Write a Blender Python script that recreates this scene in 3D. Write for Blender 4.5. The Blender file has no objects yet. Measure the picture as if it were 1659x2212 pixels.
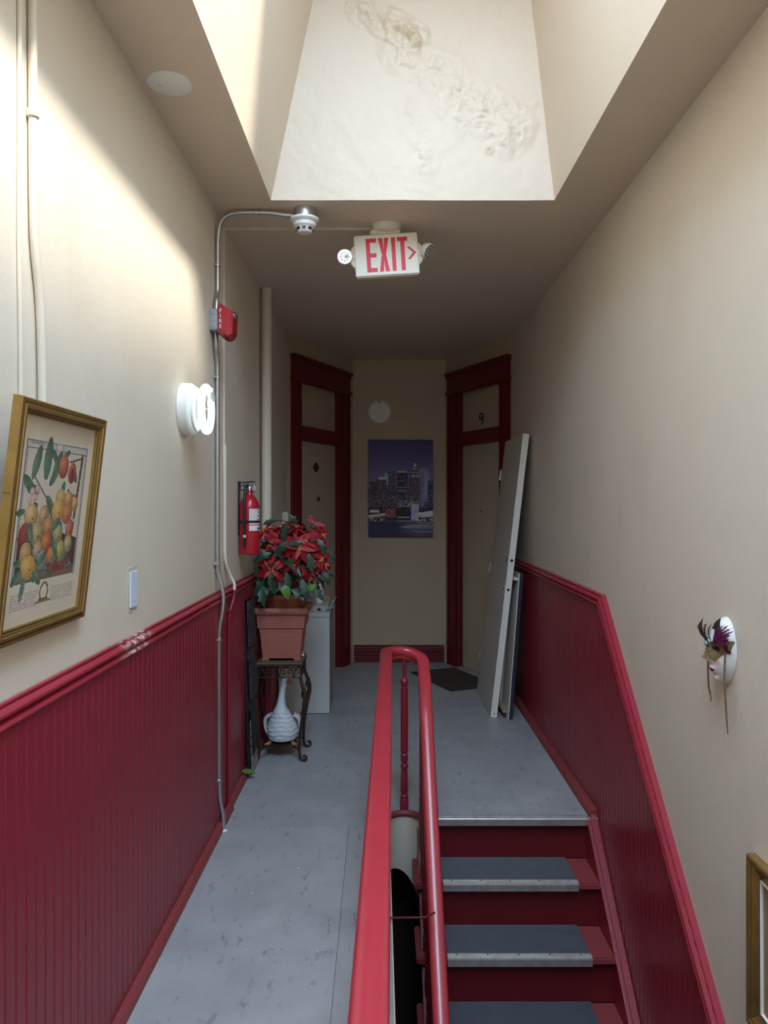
import bpy, bmesh, math, random
import numpy as np
from mathutils import Vector, Matrix, noise as mnoise
R = math.radians
PI = math.pi
random.seed(7)
rng = np.random.default_rng(11)
S = bpy.context.scene
COL = S.collection

# ------------------------------------------------------------------ camera
F = 1640.0
cam = bpy.data.cameras.new('camera')
cam.sensor_fit = 'VERTICAL'
cam.sensor_height = 36.0
cam.lens = 36.0 * F / 2212.0
cam.shift_x = (829.5 - 820.0) / 2212.0
cam.shift_y = -(1106.0 - 1085.0) / 2212.0
cam.clip_start = 0.02
cam_o = bpy.data.objects.new('camera', cam)
COL.objects.link(cam_o)
cam_o.location = (0, 0, 1.6)
cam_o.rotation_euler = (R(90), 0, 0)
S.camera = cam_o

# ------------------------------------------------------------------ sky, sun, exposure
W = bpy.data.worlds.new('sky')
S.world = W
W.use_nodes = True
bg = W.node_tree.nodes['Background']
bg.inputs[0].default_value = (0.53, 0.74, 1.0, 1)
bg.inputs[1].default_value = 18.0
W.cycles.sampling_method = 'MANUAL'
W.cycles.sample_map_resolution = 64
sun = bpy.data.lights.new('sun', 'SUN')
sun.energy = 10.0
sun.angle = R(7)
sun.color = (1.0, 0.93, 0.80)
sun_o = bpy.data.objects.new('sun', sun)
COL.objects.link(sun_o)
sun_o.rotation_euler = Vector((-0.694, 0.56, -1.0)).to_track_quat('-Z', 'Y').to_euler()
sun_o.location = (2, 2, 6)
ZT = 4.35                                           # height of the skylight pane
portal = bpy.data.lights.new('skylight_portal', 'AREA')
portal.shape = 'RECTANGLE'
portal.size = 0.92
portal.size_y = 4.2
portal.cycles.is_portal = True
portal_o = bpy.data.objects.new('skylight_portal', portal)
COL.objects.link(portal_o)
portal_o.location = (0.212, 0.35, ZT + 0.06)
vs = S.view_settings
vs.view_transform = 'Standard'
vs.look = 'None'
vs.gamma = 1.0
vs.use_curve_mapping = False
vs.exposure = 0.0
S.cycles.max_bounces = 10
S.cycles.diffuse_bounces = 7
S.cycles.sample_clamp_indirect = 8.0


# ------------------------------------------------------------------ helpers
def lin(c):
    c = np.asarray(c, float) / 255.0
    return np.where(c <= 0.04045, c / 12.92, ((c + 0.055) / 1.055) ** 2.4)


def V(*a):
    return Vector(a)


class MB:
    def __init__(self):
        self.v, self.f = [], []

    def add(self, vs_, fs_):
        b = len(self.v)
        self.v += [Vector(p) for p in vs_]
        self.f += [tuple(i + b for i in f) for f in fs_]
        return self

    def box(self, x0, x1, y0, y1, z0, z1):
        return self.obox((x0, y0, z0), (x1 - x0, 0, 0), (0, y1 - y0, 0), (0, 0, z1 - z0))

    def obox(self, o, a, b, c):
        o, a, b, c = map(Vector, (o, a, b, c))
        p = [o, o + a, o + a + b, o + b, o + c, o + a + c, o + a + b + c, o + b + c]
        fs = [(0, 3, 2, 1), (4, 5, 6, 7), (0, 1, 5, 4), (1, 2, 6, 5), (2, 3, 7, 6), (3, 0, 4, 7)]
        if a.cross(b).dot(c) < 0:
            fs = [f[::-1] for f in fs]
        return self.add(p, fs)

    def cbox(self, c, a, b, d):
        c, a, b, d = map(Vector, (c, a, b, d))
        return self.obox(c - a / 2 - b / 2 - d / 2, a, b, d)

    def prism(self, poly, o, u, v, n):
        o, u, v, n = map(Vector, (o, u, v, n))
        k = len(poly)
        p = [o + u * a + v * b for a, b in poly] + [o + u * a + v * b + n for a, b in poly]
        area = sum(poly[i][0] * poly[(i + 1) % k][1] - poly[(i + 1) % k][0] * poly[i][1] for i in range(k))
        s = area * u.cross(v).dot(n)
        fs = [tuple(range(k))[::-1], tuple(range(k, 2 * k))]
        fs += [(i, (i + 1) % k, k + (i + 1) % k, k + i) for i in range(k)]
        if s < 0:
            fs = [f[::-1] for f in fs]
        return self.add(p, fs)

    def plan(self, poly, z0, z1):
        return self.prism(poly, (0, 0, z0), (1, 0, 0), (0, 1, 0), (0, 0, z1 - z0))

    def tube(self, pts, r, n=10, closed=False, caps=True):
        pts = [Vector(p) for p in pts]
        m = len(pts)
        rr = r if hasattr(r, '__len__') else [r] * m
        vs_, fs_ = [], []
        nrm = None
        for i, p in enumerate(pts):
            if closed:
                t = pts[(i + 1) % m] - pts[i - 1]
            else:
                t = pts[min(i + 1, m - 1)] - pts[max(i - 1, 0)]
            t.normalize()
            if nrm is None:
                nrm = t.orthogonal().normalized()
            nrm = (nrm - t * nrm.dot(t))
            if nrm.length < 1e-6:
                nrm = t.orthogonal()
            nrm.normalize()
            b = t.cross(nrm)
            for k in range(n):
                a = 2 * PI * k / n
                vs_.append(p + (nrm * math.cos(a) + b * math.sin(a)) * rr[i])
        for i in range(m if closed else m - 1):
            j = (i + 1) % m
            for k in range(n):
                l = (k + 1) % n
                fs_.append((i * n + k, i * n + l, j * n + l, j * n + k))
        if caps and not closed:
            fs_.append(tuple(range(n))[::-1])
            fs_.append(tuple((m - 1) * n + k for k in range(n)))
        return self.add(vs_, fs_)

    def lathe(self, prof, c=(0, 0, 0), ax=(0, 0, 1), n=20, sx=1.0):
        c, ax = Vector(c), Vector(ax).normalized()
        x = ax.orthogonal().normalized()
        if abs(ax.z) > 0.99:
            x = Vector((1, 0, 0))
        y = ax.cross(x)
        vs_, fs_ = [], []
        for r, h in prof:
            for k in range(n):
                a = 2 * PI * k / n
                vs_.append(c + ax * h + (x * math.cos(a) * sx + y * math.sin(a)) * max(r, 1e-5))
        for i in range(len(prof) - 1):
            for k in range(n):
                l = (k + 1) % n
                fs_.append((i * n + k, i * n + l, (i + 1) * n + l, (i + 1) * n + k))
        fs_.append(tuple(range(n))[::-1])
        fs_.append(tuple((len(prof) - 1) * n + k for k in range(n)))
        return self.add(vs_, fs_)

    def ball(self, c, rx, ry=None, rz=None, n=14, m=9):
        ry = ry or rx
        rz = rz or rx
        c = Vector(c)
        vs_, fs_ = [c + V(0, 0, rz)], []
        for i in range(1, m):
            t = PI * i / m
            for k in range(n):
                a = 2 * PI * k / n
                vs_.append(c + V(rx * math.sin(t) * math.cos(a), ry * math.sin(t) * math.sin(a), rz * math.cos(t)))
        vs_.append(c - V(0, 0, rz))
        for k in range(n):
            fs_.append((0, 1 + k, 1 + (k + 1) % n))
        for i in range(m - 2):
            for k in range(n):
                a, b = 1 + i * n + k, 1 + i * n + (k + 1) % n
                fs_.append((a, a + n, b + n, b))
        last = len(vs_) - 1
        for k in range(n):
            fs_.append((last, last - n + (k + 1) % n, last - n + k))
        return self.add(vs_, fs_)

    def rings(self, rings_, caps=True):
        n = len(rings_[0])
        vs_ = [p for r in rings_ for p in r]
        fs_ = []
        for i in range(len(rings_) - 1):
            for k in range(n):
                l = (k + 1) % n
                fs_.append((i * n + k, i * n + l, (i + 1) * n + l, (i + 1) * n + k))
        if caps:
            fs_.append(tuple(range(n))[::-1])
            fs_.append(tuple((len(rings_) - 1) * n + k for k in range(n)))
        return self.add(vs_, fs_)

    def sweep(self, prof, pts, out):
        """profile (out, up) carried along a path lying in a wall plane whose normal is out"""
        pts = [Vector(p) for p in pts]
        out = Vector(out).normalized()
        rr = []
        m = len(pts)

        def up(t):
            q = out.cross(t).normalized()
            return q if q.z > 0 or (abs(q.z) < 1e-6 and q.y > 0) else -q
        for i, p in enumerate(pts):
            a = up(pts[i] - pts[i - 1]) if i > 0 else None
            b = up(pts[i + 1] - pts[i]) if i < m - 1 else None
            a = a or b
            b = b or a
            q = (a + b).normalized()
            q = q / max(0.3, q.dot(a))
            rr.append([p + out * s + q * h for s, h in prof])
        return self.rings(rr)

    def rail(self, prof, pts):
        pts = [Vector(p) for p in pts]
        rr = []
        for i, p in enumerate(pts):
            t = (pts[min(i + 1, len(pts) - 1)] - pts[max(i - 1, 0)]).normalized()
            side = t.cross(V(0, 0, 1)).normalized()
            u = side.cross(t)
            rr.append([p + side * a + u * b for a, b in prof])
        return self.rings(rr)


def mesh_from(mb, name, mat, off=(0, 0, 0), smooth=True, bevel=0, fix=True, seg=2):
    me = bpy.data.meshes.new(name)
    off = Vector(off)
    me.from_pydata([tuple(p - off) for p in mb.v], [], mb.f)
    if fix or bevel:
        bm = bmesh.new()
        bm.from_mesh(me)
        if fix:
            bmesh.ops.recalc_face_normals(bm, faces=bm.faces)
        if bevel:
            es = [e for e in bm.edges if len(e.link_faces) == 2 and e.calc_face_angle(0) > R(40)]
            bmesh.ops.bevel(bm, geom=es, offset=bevel, segments=seg, affect='EDGES', clamp_overlap=True)
        bm.to_mesh(me)
        bm.free()
    if smooth:
        me.shade_smooth()
        me.set_sharp_from_angle(angle=R(38))
    if mat is not None:
        me.materials.append(mat)
    me.update()
    return me


ORG = {}


def props(o, label=None, cat=None, group=None, kind=None):
    if label:
        o['label'] = label
    if cat:
        o['category'] = cat
    if group:
        o['group'] = group
    if kind:
        o['kind'] = kind
    return o


def root(name, label, cat, loc=(0, 0, 0), group=None, kind=None):
    o = bpy.data.objects.new(name, None)
    o.empty_display_size = 0.1
    COL.objects.link(o)
    o.location = loc
    ORG[o.name] = Vector(loc)
    return props(o, label, cat, group, kind)


def part(name, mb, mat, parent, label=None, smooth=True, bevel=0, kind=None, fix=True, seg=2):
    """geometry is written in world coordinates; the part shares its thing's origin"""
    off = ORG[parent.name]
    o = bpy.data.objects.new(name, mesh_from(mb, name, mat, off, smooth, bevel, fix, seg))
    COL.objects.link(o)
    o.parent = parent
    ORG[o.name] = off
    return props(o, label, None, None, kind)


def solo(name, mb, mat, label, cat=None, group=None, kind=None, loc=(0, 0, 0), smooth=True, bevel=0, fix=True):
    o = bpy.data.objects.new(name, mesh_from(mb, name, mat, loc, smooth, bevel, fix))
    COL.objects.link(o)
    o.location = loc
    ORG[o.name] = Vector(loc)
    return props(o, label, cat, group, kind)


def off_wall(mesh, mw, org, xmin):
    lo = min((mw @ v.co).x + org.x for v in mesh.vertices)
    return Matrix.Translation((max(0, xmin - lo), 0, 0)) @ mw


def inst(name, mesh, parent, mw):
    """an object sharing mesh data, placed by a matrix given in the parent's space"""
    o = bpy.data.objects.new(name, mesh)
    COL.objects.link(o)
    o.parent = parent
    o.matrix_basis = mw
    ORG[o.name] = ORG[parent.name]
    return o


def curve(pts, n=8):
    """Catmull-Rom through the points"""
    pts = [Vector(p) for p in pts]
    out = []
    for i in range(len(pts) - 1):
        p0, p1, p2, p3 = pts[max(i - 1, 0)], pts[i], pts[i + 1], pts[min(i + 2, len(pts) - 1)]
        for k in range(n):
            t = k / n
            out.append(0.5 * ((2 * p1) + (p2 - p0) * t + (2 * p0 - 5 * p1 + 4 * p2 - p3) * t * t + (3 * p1 - p0 - 3 * p2 + p3) * t ** 3))
    out.append(pts[-1])
    return out


# ------------------------------------------------------------------ materials
def mat(name, col, rough=0.5, col2=None, nscale=6.0, namt=0.5, bump=0.0, bscale=60.0, metal=0.0, spec=0.5,
        coat=0.0, stretch=None, bdist=0.002, detail=5.0):
    m = bpy.data.materials.new(name)
    m.use_nodes = True
    nt = m.node_tree
    N, L = nt.nodes, nt.links
    p = N['Principled BSDF']
    p.inputs['Base Color'].default_value = (*col, 1)
    p.inputs['Roughness'].default_value = rough
    p.inputs['Metallic'].default_value = metal
    p.inputs['Specular IOR Level'].default_value = spec
    p.inputs['Coat Weight'].default_value = coat
    p.inputs['Coat Roughness'].default_value = 0.08
    tc = N.new('ShaderNodeTexCoord')
    vec = tc.outputs['Object']
    if stretch:
        mp = N.new('ShaderNodeMapping')
        mp.inputs['Scale'].default_value = stretch
        L.new(vec, mp.inputs[0])
        vec = mp.outputs[0]
    if col2 is not None:
        n1 = N.new('ShaderNodeTexNoise')
        n1.inputs['Scale'].default_value = nscale
        n1.inputs['Detail'].default_value = detail
        n1.inputs['Roughness'].default_value = 0.6
        L.new(vec, n1.inputs['Vector'])
        rp = N.new('ShaderNodeValToRGB')
        rp.color_ramp.elements[0].position = 0.5 - 0.5 * namt + 0.05
        rp.color_ramp.elements[1].position = 0.5 + 0.5 * namt - 0.05
        rp.color_ramp.elements[0].color = (*col, 1)
        rp.color_ramp.elements[1].color = (*col2, 1)
        L.new(n1.outputs['Fac'], rp.inputs[0])
        L.new(rp.outputs[0], p.inputs['Base Color'])
    if bump:
        n2 = N.new('ShaderNodeTexNoise')
        n2.inputs['Scale'].default_value = bscale
        n2.inputs['Detail'].default_value = 4
        L.new(vec, n2.inputs['Vector'])
        b = N.new('ShaderNodeBump')
        b.inputs['Strength'].default_value = bump
        b.inputs['Distance'].default_value = bdist
        L.new(n2.outputs['Fac'], b.inputs['Height'])
        L.new(b.outputs[0], p.inputs['Normal'])
    return m


def nodes(m):
    return m.node_tree.nodes, m.node_tree.links, m.node_tree.nodes['Principled BSDF']


def base_socket(m):
    N, L, p = nodes(m)
    if p.inputs['Base Color'].links:
        return p.inputs['Base Color'].links[0].from_socket
    rgb = N.new('ShaderNodeRGB')
    rgb.outputs[0].default_value = p.inputs['Base Color'].default_value
    return rgb.outputs[0]


def overlay(m, fac_socket, colr):
    N, L, p = nodes(m)
    mx = N.new('ShaderNodeMix')
    mx.data_type = 'RGBA'
    src = base_socket(m)
    L.new(fac_socket, mx.inputs['Factor'])
    L.new(src, mx.inputs['A'])
    mx.inputs['B'].default_value = (*colr, 1)
    L.new(mx.outputs['Result'], p.inputs['Base Color'])


def noise_mask(m, scale, lo, hi, stretch=None, detail=6, rough=0.65, loc=(0, 0, 0)):
    N, L, p = nodes(m)
    tc = N.new('ShaderNodeTexCoord')
    mp = N.new('ShaderNodeMapping')
    mp.inputs['Scale'].default_value = stretch or (1, 1, 1)
    mp.inputs['Location'].default_value = loc
    L.new(tc.outputs['Object'], mp.inputs[0])
    n = N.new('ShaderNodeTexNoise')
    n.inputs['Scale'].default_value = scale
    n.inputs['Detail'].default_value = detail
    n.inputs['Roughness'].default_value = rough
    L.new(mp.outputs[0], n.inputs['Vector'])
    r = N.new('ShaderNodeMapRange')
    r.inputs['From Min'].default_value = lo
    r.inputs['From Max'].default_value = hi
    r.clamp = True
    L.new(n.outputs['Fac'], r.inputs['Value'])
    return r.outputs[0]


def mul(m, a, b):
    N, L, p = nodes(m)
    x = N.new('ShaderNodeMath')
    x.operation = 'MULTIPLY'
    L.new(a, x.inputs[0])
    if isinstance(b, (int, float)):
        x.inputs[1].default_value = b
    else:
        L.new(b, x.inputs[1])
    return x.outputs[0]


def spot(m, c, r):
    """1 inside a soft ball around point c (object space), for wear that has its own place"""
    N, L, p = nodes(m)
    tc = N.new('ShaderNodeTexCoord')
    d = N.new('ShaderNodeVectorMath')
    d.operation = 'DISTANCE'
    L.new(tc.outputs['Object'], d.inputs[0])
    d.inputs[1].default_value = c
    r_ = N.new('ShaderNodeMapRange')
    r_.inputs['From Min'].default_value = r
    r_.inputs['From Max'].default_value = r * 0.3
    L.new(d.outputs['Value'], r_.inputs['Value'])
    return r_.outputs[0]


CREAM = (0.71, 0.645, 0.54)
M = {}
M['wall'] = mat('wall_plaster', CREAM, 0.55, (0.675, 0.605, 0.50), 2.2, 0.7, 0.25, 55, bdist=0.004)
overlay(M['wall'], noise_mask(M['wall'], 9, 0.70, 0.78, (1, 1, 0.25)), (0.80, 0.78, 0.73))
overlay(M['wall'], mul(M['wall'], noise_mask(M['wall'], 1.6, 0.55, 0.8, (1, 1, 0.5), loc=(3, 1, 7)), 0.35), (0.50, 0.42, 0.32))
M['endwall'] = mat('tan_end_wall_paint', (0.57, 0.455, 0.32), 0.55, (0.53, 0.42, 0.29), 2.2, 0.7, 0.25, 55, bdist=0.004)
M['ceil'] = mat('ceiling_paint', (0.70, 0.59, 0.47), 0.6, (0.66, 0.55, 0.44), 1.5, 0.7, 0.15, 40, bdist=0.004)
M['well'] = mat('skylight_well_paint', (0.72, 0.62, 0.50), 0.55, (0.69, 0.585, 0.46), 3, 0.8, 0.25, 30, bdist=0.005)
REDC = (0.27, 0.017, 0.032)
M['red'] = mat('red_gloss_paint', REDC, 0.36, (0.225, 0.014, 0.027), 5, 0.8, 0.12, 40, bdist=0.002)
overlay(M['red'], noise_mask(M['red'], 60, 0.76, 0.79), (0.55, 0.30, 0.28))
M['red_rail'] = mat('red_chair_rail_paint', (0.35, 0.028, 0.048), 0.28, (0.30, 0.022, 0.040), 7, 0.8, 0.12, 30, bdist=0.002)
overlay(M['red_rail'], mul(M['red_rail'], spot(M['red_rail'], (-0.8, 2.50, 1.14), 0.17), noise_mask(M['red_rail'], 45, 0.42, 0.60)), (0.70, 0.52, 0.50))
M['red_hand'] = mat('red_handrail_paint', (0.42, 0.036, 0.050), 0.24, (0.37, 0.03, 0.043), 8, 0.8, 0.08, 60, bdist=0.001, spec=0.6)
overlay(M['red_hand'], noise_mask(M['red_hand'], 70, 0.73, 0.78), (0.75, 0.42, 0.40))
M['red_stair'] = mat('red_stair_paint', (0.14, 0.006, 0.012), 0.5, (0.11, 0.006, 0.010), 6, 0.9, 0.15, 50)
M['red_worn'] = mat('worn_red_tread_paint', (0.27, 0.035, 0.04), 0.55, (0.22, 0.05, 0.05), 14, 0.8, 0.2, 60)
M['red_door'] = mat('dark_red_casing_paint', (0.16, 0.008, 0.014), 0.38, (0.13, 0.007, 0.012), 6, 0.8, 0.1, 40)
M['floor'] = mat('grey_floor_paint', (0.41, 0.415, 0.425), 0.40, (0.30, 0.30, 0.31), 3.2, 0.6, 0.12, 90, bdist=0.002)
fm = M['floor']
overlay(fm, mul(fm, noise_mask(fm, 2.3, 0.55, 0.75), mul(fm, noise_mask(fm, 26, 0.5, 0.66, (1, 0.4, 1)), 0.6)), (0.13, 0.16, 0.23))
overlay(fm, mul(fm, mul(fm, noise_mask(fm, 12, 0.56, 0.66, (2.0, 0.7, 1), detail=9, rough=0.75), noise_mask(fm, 2.0, 0.36, 0.54, loc=(1, 4, 2))), 0.8), (0.11, 0.105, 0.11))
overlay(fm, noise_mask(fm, 30, 0.715, 0.73, detail=3), (0.80, 0.80, 0.80))
overlay(fm, mul(fm, noise_mask(fm, 5.5, 0.70, 0.73, (1, 0.7, 1), loc=(5, 2, 0)), 0.8), (0.62, 0.64, 0.66))
M['door'] = mat('cream_door_paint', (0.56, 0.47, 0.34), 0.5, (0.52, 0.43, 0.31), 2.5, 0.8, 0.1, 40)
M['white'] = mat('white_plastic', (0.80, 0.80, 0.77), 0.4)
M['brightwhite'] = mat('bright_white_plastic', (0.88, 0.87, 0.84), 0.4)
M['ivory'] = mat('ivory_plastic', (0.74, 0.70, 0.58), 0.4, (0.70, 0.66, 0.55), 20, 0.8)
M['slabface'] = mat('offwhite_door_face', (0.62, 0.58, 0.52), 0.5, (0.56, 0.52, 0.47), 3, 0.8, 0.08, 30)
M['slabedge'] = mat('white_door_edge', (0.80, 0.78, 0.72), 0.45, (0.74, 0.71, 0.64), 12, 0.8)
M['navy'] = mat('navy_board_paint', (0.012, 0.016, 0.035), 0.45, (0.02, 0.025, 0.045), 8, 0.8)
M['steel'] = mat('galvanised_steel', (0.60, 0.61, 0.62), 0.32, (0.48, 0.49, 0.50), 20, 0.8, metal=0.9)
M['alu'] = mat('scuffed_aluminium', (0.72, 0.72, 0.72), 0.38, (0.45, 0.43, 0.42), 22, 0.7, 0.1, 80, metal=0.75)
M['rubber'] = mat('grey_rubber_mat', (0.075, 0.085, 0.105), 0.5, (0.055, 0.06, 0.075), 9, 0.8)
overlay(M['rubber'], noise_mask(M['rubber'], 70, 0.74, 0.76), (0.5, 0.5, 0.5))
M['black'] = mat('black_plastic', (0.012, 0.012, 0.014), 0.4, (0.02, 0.02, 0.02), 10, 0.8)
M['hole'] = mat('dark_hole', (0.02, 0.012, 0.008), 0.8)
M['extred'] = mat('red_enamel', (0.47, 0.010, 0.026), 0.28, (0.42, 0.009, 0.022), 9, 0.8, spec=0.6)
M['firered'] = mat('red_alarm_plastic', (0.40, 0.012, 0.026), 0.35, (0.36, 0.01, 0.022), 12, 0.8)
M['greybox'] = mat('grey_metal_box', (0.36, 0.39, 0.40), 0.45, (0.32, 0.35, 0.36), 14, 0.8)
M['chrome'] = mat('chrome', (0.55, 0.55, 0.56), 0.22, metal=1.0)
M['gold'] = mat('gilt_frame', (0.50, 0.32, 0.11), 0.30, (0.33, 0.19, 0.055), 18, 0.8, 0.2, 80, metal=0.75)
M['gold_dark'] = mat('dark_gilt_groove', (0.17, 0.10, 0.03), 0.5, (0.12, 0.07, 0.02), 25, 0.8, metal=0.4)
M['terra'] = mat('terracotta_plastic', (0.40, 0.13, 0.10), 0.5, (0.36, 0.115, 0.09), 6, 0.8, 0.08, 90)
M['pot'] = mat('brown_terracotta_pot', (0.36, 0.10, 0.045), 0.45, (0.28, 0.075, 0.035), 9, 0.8)
M['soil'] = mat('potting_soil', (0.02, 0.014, 0.01), 0.9, (0.04, 0.03, 0.02), 40, 0.8, 0.8, 90)
M['iron'] = mat('bronzed_iron', (0.085, 0.045, 0.03), 0.42, (0.05, 0.03, 0.022), 30, 0.8, 0.2, 120, metal=0.55)
M['slate'] = mat('stand_top_stone', (0.15, 0.12, 0.085), 0.5, (0.09, 0.07, 0.05), 25, 0.8)
M['goose'] = mat('painted_goose_white', (0.66, 0.70, 0.72), 0.45, (0.56, 0.61, 0.64), 10, 0.8)
M['goose_o'] = mat('goose_orange', (0.45, 0.10, 0.03), 0.5, (0.35, 0.08, 0.025), 20, 0.8)
M['goose_f'] = mat('goose_foot_tan', (0.45, 0.22, 0.12), 0.55, (0.35, 0.17, 0.09), 20, 0.8)
M['cab'] = mat('white_laminate', (0.62, 0.62, 0.61), 0.4, (0.56, 0.56, 0.55), 4, 0.8)
overlay(M['cab'], noise_mask(M['cab'], 16, 0.72, 0.76, (1, 1, 0.4)), (0.2, 0.2, 0.2))
M['tanside'] = mat('tan_cabinet_side', (0.40, 0.33, 0.25), 0.5, (0.35, 0.29, 0.22), 6, 0.8)
M['carton'] = mat('grey_carton', (0.50, 0.48, 0.44), 0.6, (0.44, 0.42, 0.38), 8, 0.8)
M['card'] = mat('brown_cardboard', (0.33, 0.22, 0.11), 0.7, (0.28, 0.18, 0.09), 12, 0.8)
M['cardg'] = mat('green_printed_card', (0.16, 0.22, 0.17), 0.6, (0.2, 0.26, 0.2), 12, 0.8)
M['petal'] = mat('red_bract_silk', (0.47, 0.008, 0.022), 0.55, (0.27, 0.004, 0.012), 22, 0.8, 0.3, 120)
M['leaf'] = mat('green_leaf_silk', (0.020, 0.070, 0.032), 0.42, (0.010, 0.035, 0.018), 25, 0.8, 0.3, 90)
M['leafl'] = mat('bright_green_leaf', (0.13, 0.26, 0.03), 0.45, (0.05, 0.15, 0.03), 40, 0.6, 0.3, 90)
M['stem'] = mat('brown_stem', (0.10, 0.045, 0.03), 0.6)
M['cyath'] = mat('yellow_flower_beads', (0.62, 0.48, 0.12), 0.4, (0.35, 0.25, 0.05), 120, 0.6)
M['mat'] = mat('brown_doormat', (0.065, 0.045, 0.03), 0.95, (0.045, 0.03, 0.02), 60, 0.8, 0.8, 300)
M['board_black'] = mat('black_board', (0.014, 0.012, 0.014), 0.5, (0.008, 0.007, 0.009), 20, 0.8)
M['shag'] = mat('dark_plum_shag', (0.008, 0.005, 0.008), 0.85, (0.075, 0.05, 0.048), 90, 0.30, 1.0, 150, stretch=(1, 1, 0.35), bdist=0.01)
M['stripe'] = mat('brown_striped_pile', (0.11, 0.07, 0.045), 0.85, (0.012, 0.008, 0.007), 90, 0.3, 1.0, 160, stretch=(1, 1, 0.12), bdist=0.008)
M['charcoal'] = mat('charcoal_sample', (0.018, 0.016, 0.02), 0.85, (0.011, 0.010, 0.013), 80, 0.8, 0.4, 200)
M['tile'] = mat('beige_stone_tile', (0.36, 0.31, 0.26), 0.5, (0.28, 0.24, 0.20), 40, 0.8)
M['porc'] = mat('white_porcelain', (0.78, 0.77, 0.74), 0.22, (0.74, 0.73, 0.70), 20, 0.8, spec=0.6)
M['lip'] = mat('red_lips', (0.35, 0.01, 0.02), 0.3)
M['glit'] = mat('gold_glitter', (0.46, 0.31, 0.14), 0.35, (0.09, 0.05, 0.02), 420, 0.2, 1.0, 500, metal=0.6, bdist=0.004)
M['feath'] = mat('plum_feather', (0.26, 0.02, 0.13), 0.7, (0.11, 0.02, 0.08), 90, 0.8)
M['feathd'] = mat('dark_feather', (0.05, 0.02, 0.035), 0.7, (0.09, 0.04, 0.05), 90, 0.8)
M['ribbon'] = mat('brown_satin_ribbon', (0.16, 0.10, 0.085), 0.35, (0.20, 0.16, 0.07), 12, 0.6)
M['gem'] = mat('pearl_green', (0.35, 0.55, 0.50), 0.15, metal=0.3)
M['blush'] = mat('rose_blush', (0.70, 0.42, 0.42), 0.3)
M['exitface'] = mat('exit_sign_face', (0.78, 0.76, 0.66), 0.4, (0.75, 0.73, 0.63), 12, 0.8)
M['exitred'] = mat('exit_red', (0.75, 0.012, 0.04), 0.45)
M['printed'] = bpy.data.materials.new('printed_picture')
M['printed'].use_nodes = True
N_, L_, P_ = nodes(M['printed'])
at = N_.new('ShaderNodeVertexColor')
at.layer_name = 'Col'
L_.new(at.outputs[0], P_.inputs['Base Color'])
P_.inputs['Roughness'].default_value = 0.5
M['swhite'] = mat('blue_white_plate', (0.66, 0.74, 0.86), 0.35)


def glass(name, tint=(1, 1, 1), gloss=0.08, rough=0.02):
    m = bpy.data.materials.new(name)
    m.use_nodes = True
    N, L = m.node_tree.nodes, m.node_tree.links
    N.remove(N['Principled BSDF'])
    t = N.new('ShaderNodeBsdfTransparent')
    t.inputs[0].default_value = (*tint, 1)
    g = N.new('ShaderNodeBsdfGlossy')
    g.inputs['Roughness'].default_value = rough
    x = N.new('ShaderNodeMixShader')
    x.inputs[0].default_value = gloss
    L.new(t.outputs[0], x.inputs[1])
    L.new(g.outputs[0], x.inputs[2])
    L.new(x.outputs[0], N['Material Output'].inputs[0])
    return m


M['glass'] = glass('clear_glass', (1, 1, 1), 0.05)
M['lens'] = glass('clear_lens', (0.8, 0.82, 0.82), 0.22, 0.15)


def emit(name, col, s):
    m = bpy.data.materials.new(name)
    m.use_nodes = True
    p = m.node_tree.nodes['Principled BSDF']
    p.inputs['Base Color'].default_value = (0.8, 0.8, 0.8, 1)
    p.inputs['Emission Color'].default_value = (*col, 1)
    p.inputs['Emission Strength'].default_value = s
    return m


M['lampglow'] = emit('fluorescent_tube_glow', (0.82, 1.0, 0.93), 1.6)


# ------------------------------------------------------------------ flat prints drawn in code
def raster(name, arr, posf, parent, mat_, label=None):
    """arr: rows (top first) x cols x 3 in sRGB 0-255; posf(u, v) -> world point, v upward"""
    h, w = arr.shape[:2]
    off = ORG[parent.name]
    vsx = [posf(i / w, 1 - j / h) - off for j in range(h + 1) for i in range(w + 1)]
    fs = [(j * (w + 1) + i, (j + 1) * (w + 1) + i, (j + 1) * (w + 1) + i + 1, j * (w + 1) + i + 1) for j in range(h) for i in range(w)]
    me = bpy.data.meshes.new(name)
    me.from_pydata([tuple(p) for p in vsx], [], fs)
    ca = me.color_attributes.new('Col', 'FLOAT_COLOR', 'CORNER')
    c = np.ones((h * w, 4))
    c[:, :3] = lin(np.clip(arr, 0, 255)).reshape(-1, 3)
    ca.data.foreach_set('color', np.repeat(c, 4, axis=0).astype(np.float32).ravel())
    me.materials.append(mat_)
    o = bpy.data.objects.new(name, me)
    COL.objects.link(o)
    o.parent = parent
    ORG[o.name] = off
    return props(o, label)


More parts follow.
